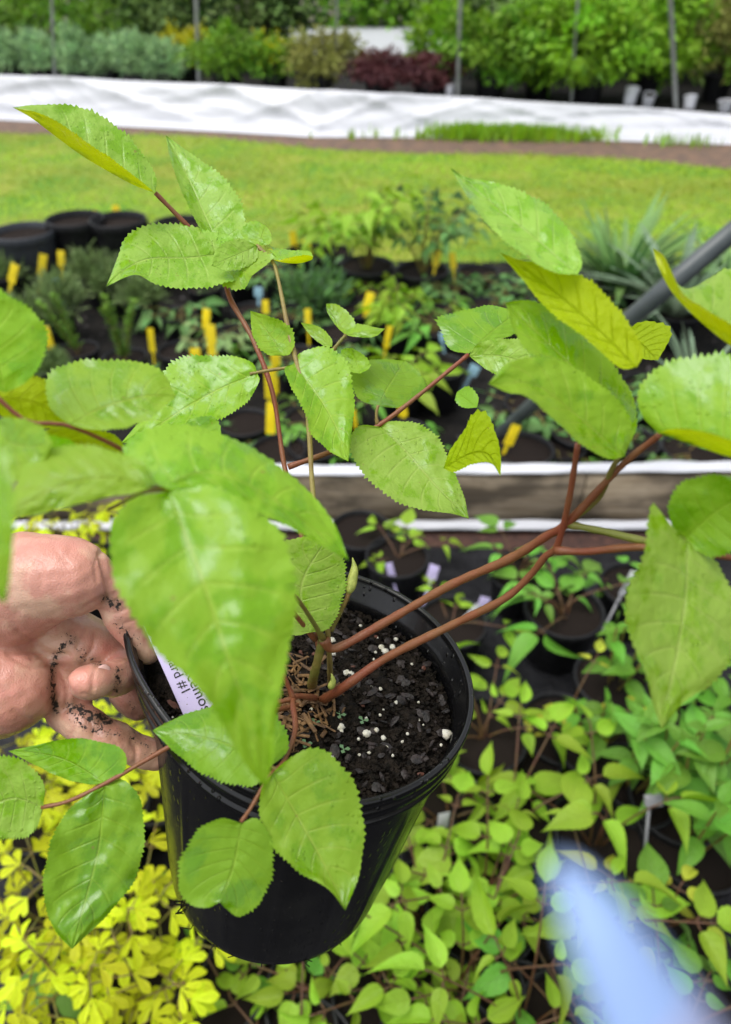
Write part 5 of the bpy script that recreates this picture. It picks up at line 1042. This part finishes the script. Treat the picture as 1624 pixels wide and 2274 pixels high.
    for pts, rad, k in [([(222, 1230), (232, 1270), (240, 1300), (238, 1335)], 4, .0016), ([(150, 1455), (110, 1452), (60, 1445), (20, 1450)], 6, .0014), ([(205, 1535), (207, 1505), (214, 1475)], 3, .0006), ([(255, 1362), (282, 1352)], 3, .0007), ([(70, 1462), (115, 1458)], 4, .0008), ([(212, 1405), (205, 1440), (190, 1462)], 4, .001), ([(190, 1350), (236, 1322)], 4, .0008), ([(248, 1640), (258, 1655), (252, 1680)], 3, .0009), ([(292, 1648), (303, 1668), (298, 1695)], 3, .0009), ([(200, 1600), (207, 1625), (200, 1650)], 3, .0006), ([(20, 1455), (60, 1478), (105, 1480)], 4, .0009), ([(40, 1400), (80, 1432), (100, 1446)], 4, .0008),
                         ([(246, 1325), (258, 1318)], 2.5, .0006), ([(250, 1338), (264, 1330)], 2.5, .0006), ([(256, 1350), (272, 1340)], 2.5, .0007), ([(276, 1385), (300, 1376)], 2.5, .0006), ([(225, 1225), (212, 1255), (216, 1290)], 3, .0007), ([(30, 1580), (70, 1600), (110, 1590)], 4, .0006), ([(130, 1480), (150, 1530), (145, 1575)], 4, .0008), ([(190, 1400), (170, 1440)], 3, .0007), ([(60, 1230), (90, 1260), (95, 1300)], 4, .0004), ([(120, 1215), (150, 1250)], 4, .0004), ([(185, 1540), (230, 1552), (262, 1535)], 3, .0006)]:
        cr = np.maximum(cr, near_(pts, rad) * k)
    from mathutils import noise as mn
    und = np.array([mn.fractal(Vector(tuple(p * 55)), .9, 2.0, 3) for p in co]) * .0006 + np.array([mn.noise(Vector(tuple(p * np.array([260, 120, 260])))) for p in co]) * .00028
    co += nor * und[:, None]; co -= nor * cr[:, None]; m2.vertices.foreach_set('co', co.ravel()); m2.polygons.foreach_set('use_smooth', np.ones(len(m2.polygons), bool)); m2.update()
    m2.materials.clear(); o = link('hand', m2, M['skin'])
    tag(o, 'bare soil speckled left hand gripping the rim of the held black pot', 'hand')
    # nail on the curled fingertip
    c = P(226, 1506, .3255); mbn = MB(); ax1 = unit(P(205, 1535, .327) - P(226, 1475, .332)); toC = unit(CAM - c); ax3 = unit(toC + RT * .5); ax1 = unit(ax1 - (ax1 @ ax3) * ax3); ax2 = np.cross(ax3, ax1)
    V = []
    for t in th:
        for f in ph: V.append(c + ax1 * .0066 * math.sin(t) * math.cos(f) + ax2 * .0046 * math.sin(t) * math.sin(f) + ax3 * .0014 * math.cos(t))
    mbn.add(V, fc); mbn.build('fingernail', M['nail'], o)
    return o
hand()

# ------------------------------------------------------------------ blue strap close to the lens
sp_pts = spline([P(1236, 1905, .044), P(1290, 1990, .043), P(1345, 2085, .042), P(1440, 2270, .041), P(1560, 2500, .040), P(1700, 2760, .039)], 40)
wpx = np.interp(np.linspace(0, 1, 40), [0, .02, .06, .15, .3, .5, .75, 1], [8, 26, 46, 76, 108, 138, 165, 180])
mb = MB(); mb.tube(sp_pts, wpx * .041 / F, 24, flat=.55)
strap = tag(mb.build('strap', M['cord']), 'out of focus pale blue strap tip hanging close to the lens', 'strap')
M['sleeve'] = simple('grey lavender sleeve', (.30, .33, .50), (.26, .29, .45), 200, .55)
mb = MB(); mb.tube(sp_pts[17:], wpx[17:] * .041 / F * 1.06, 24, flat=.58); mb.build('sleeve', M['sleeve'], strap)
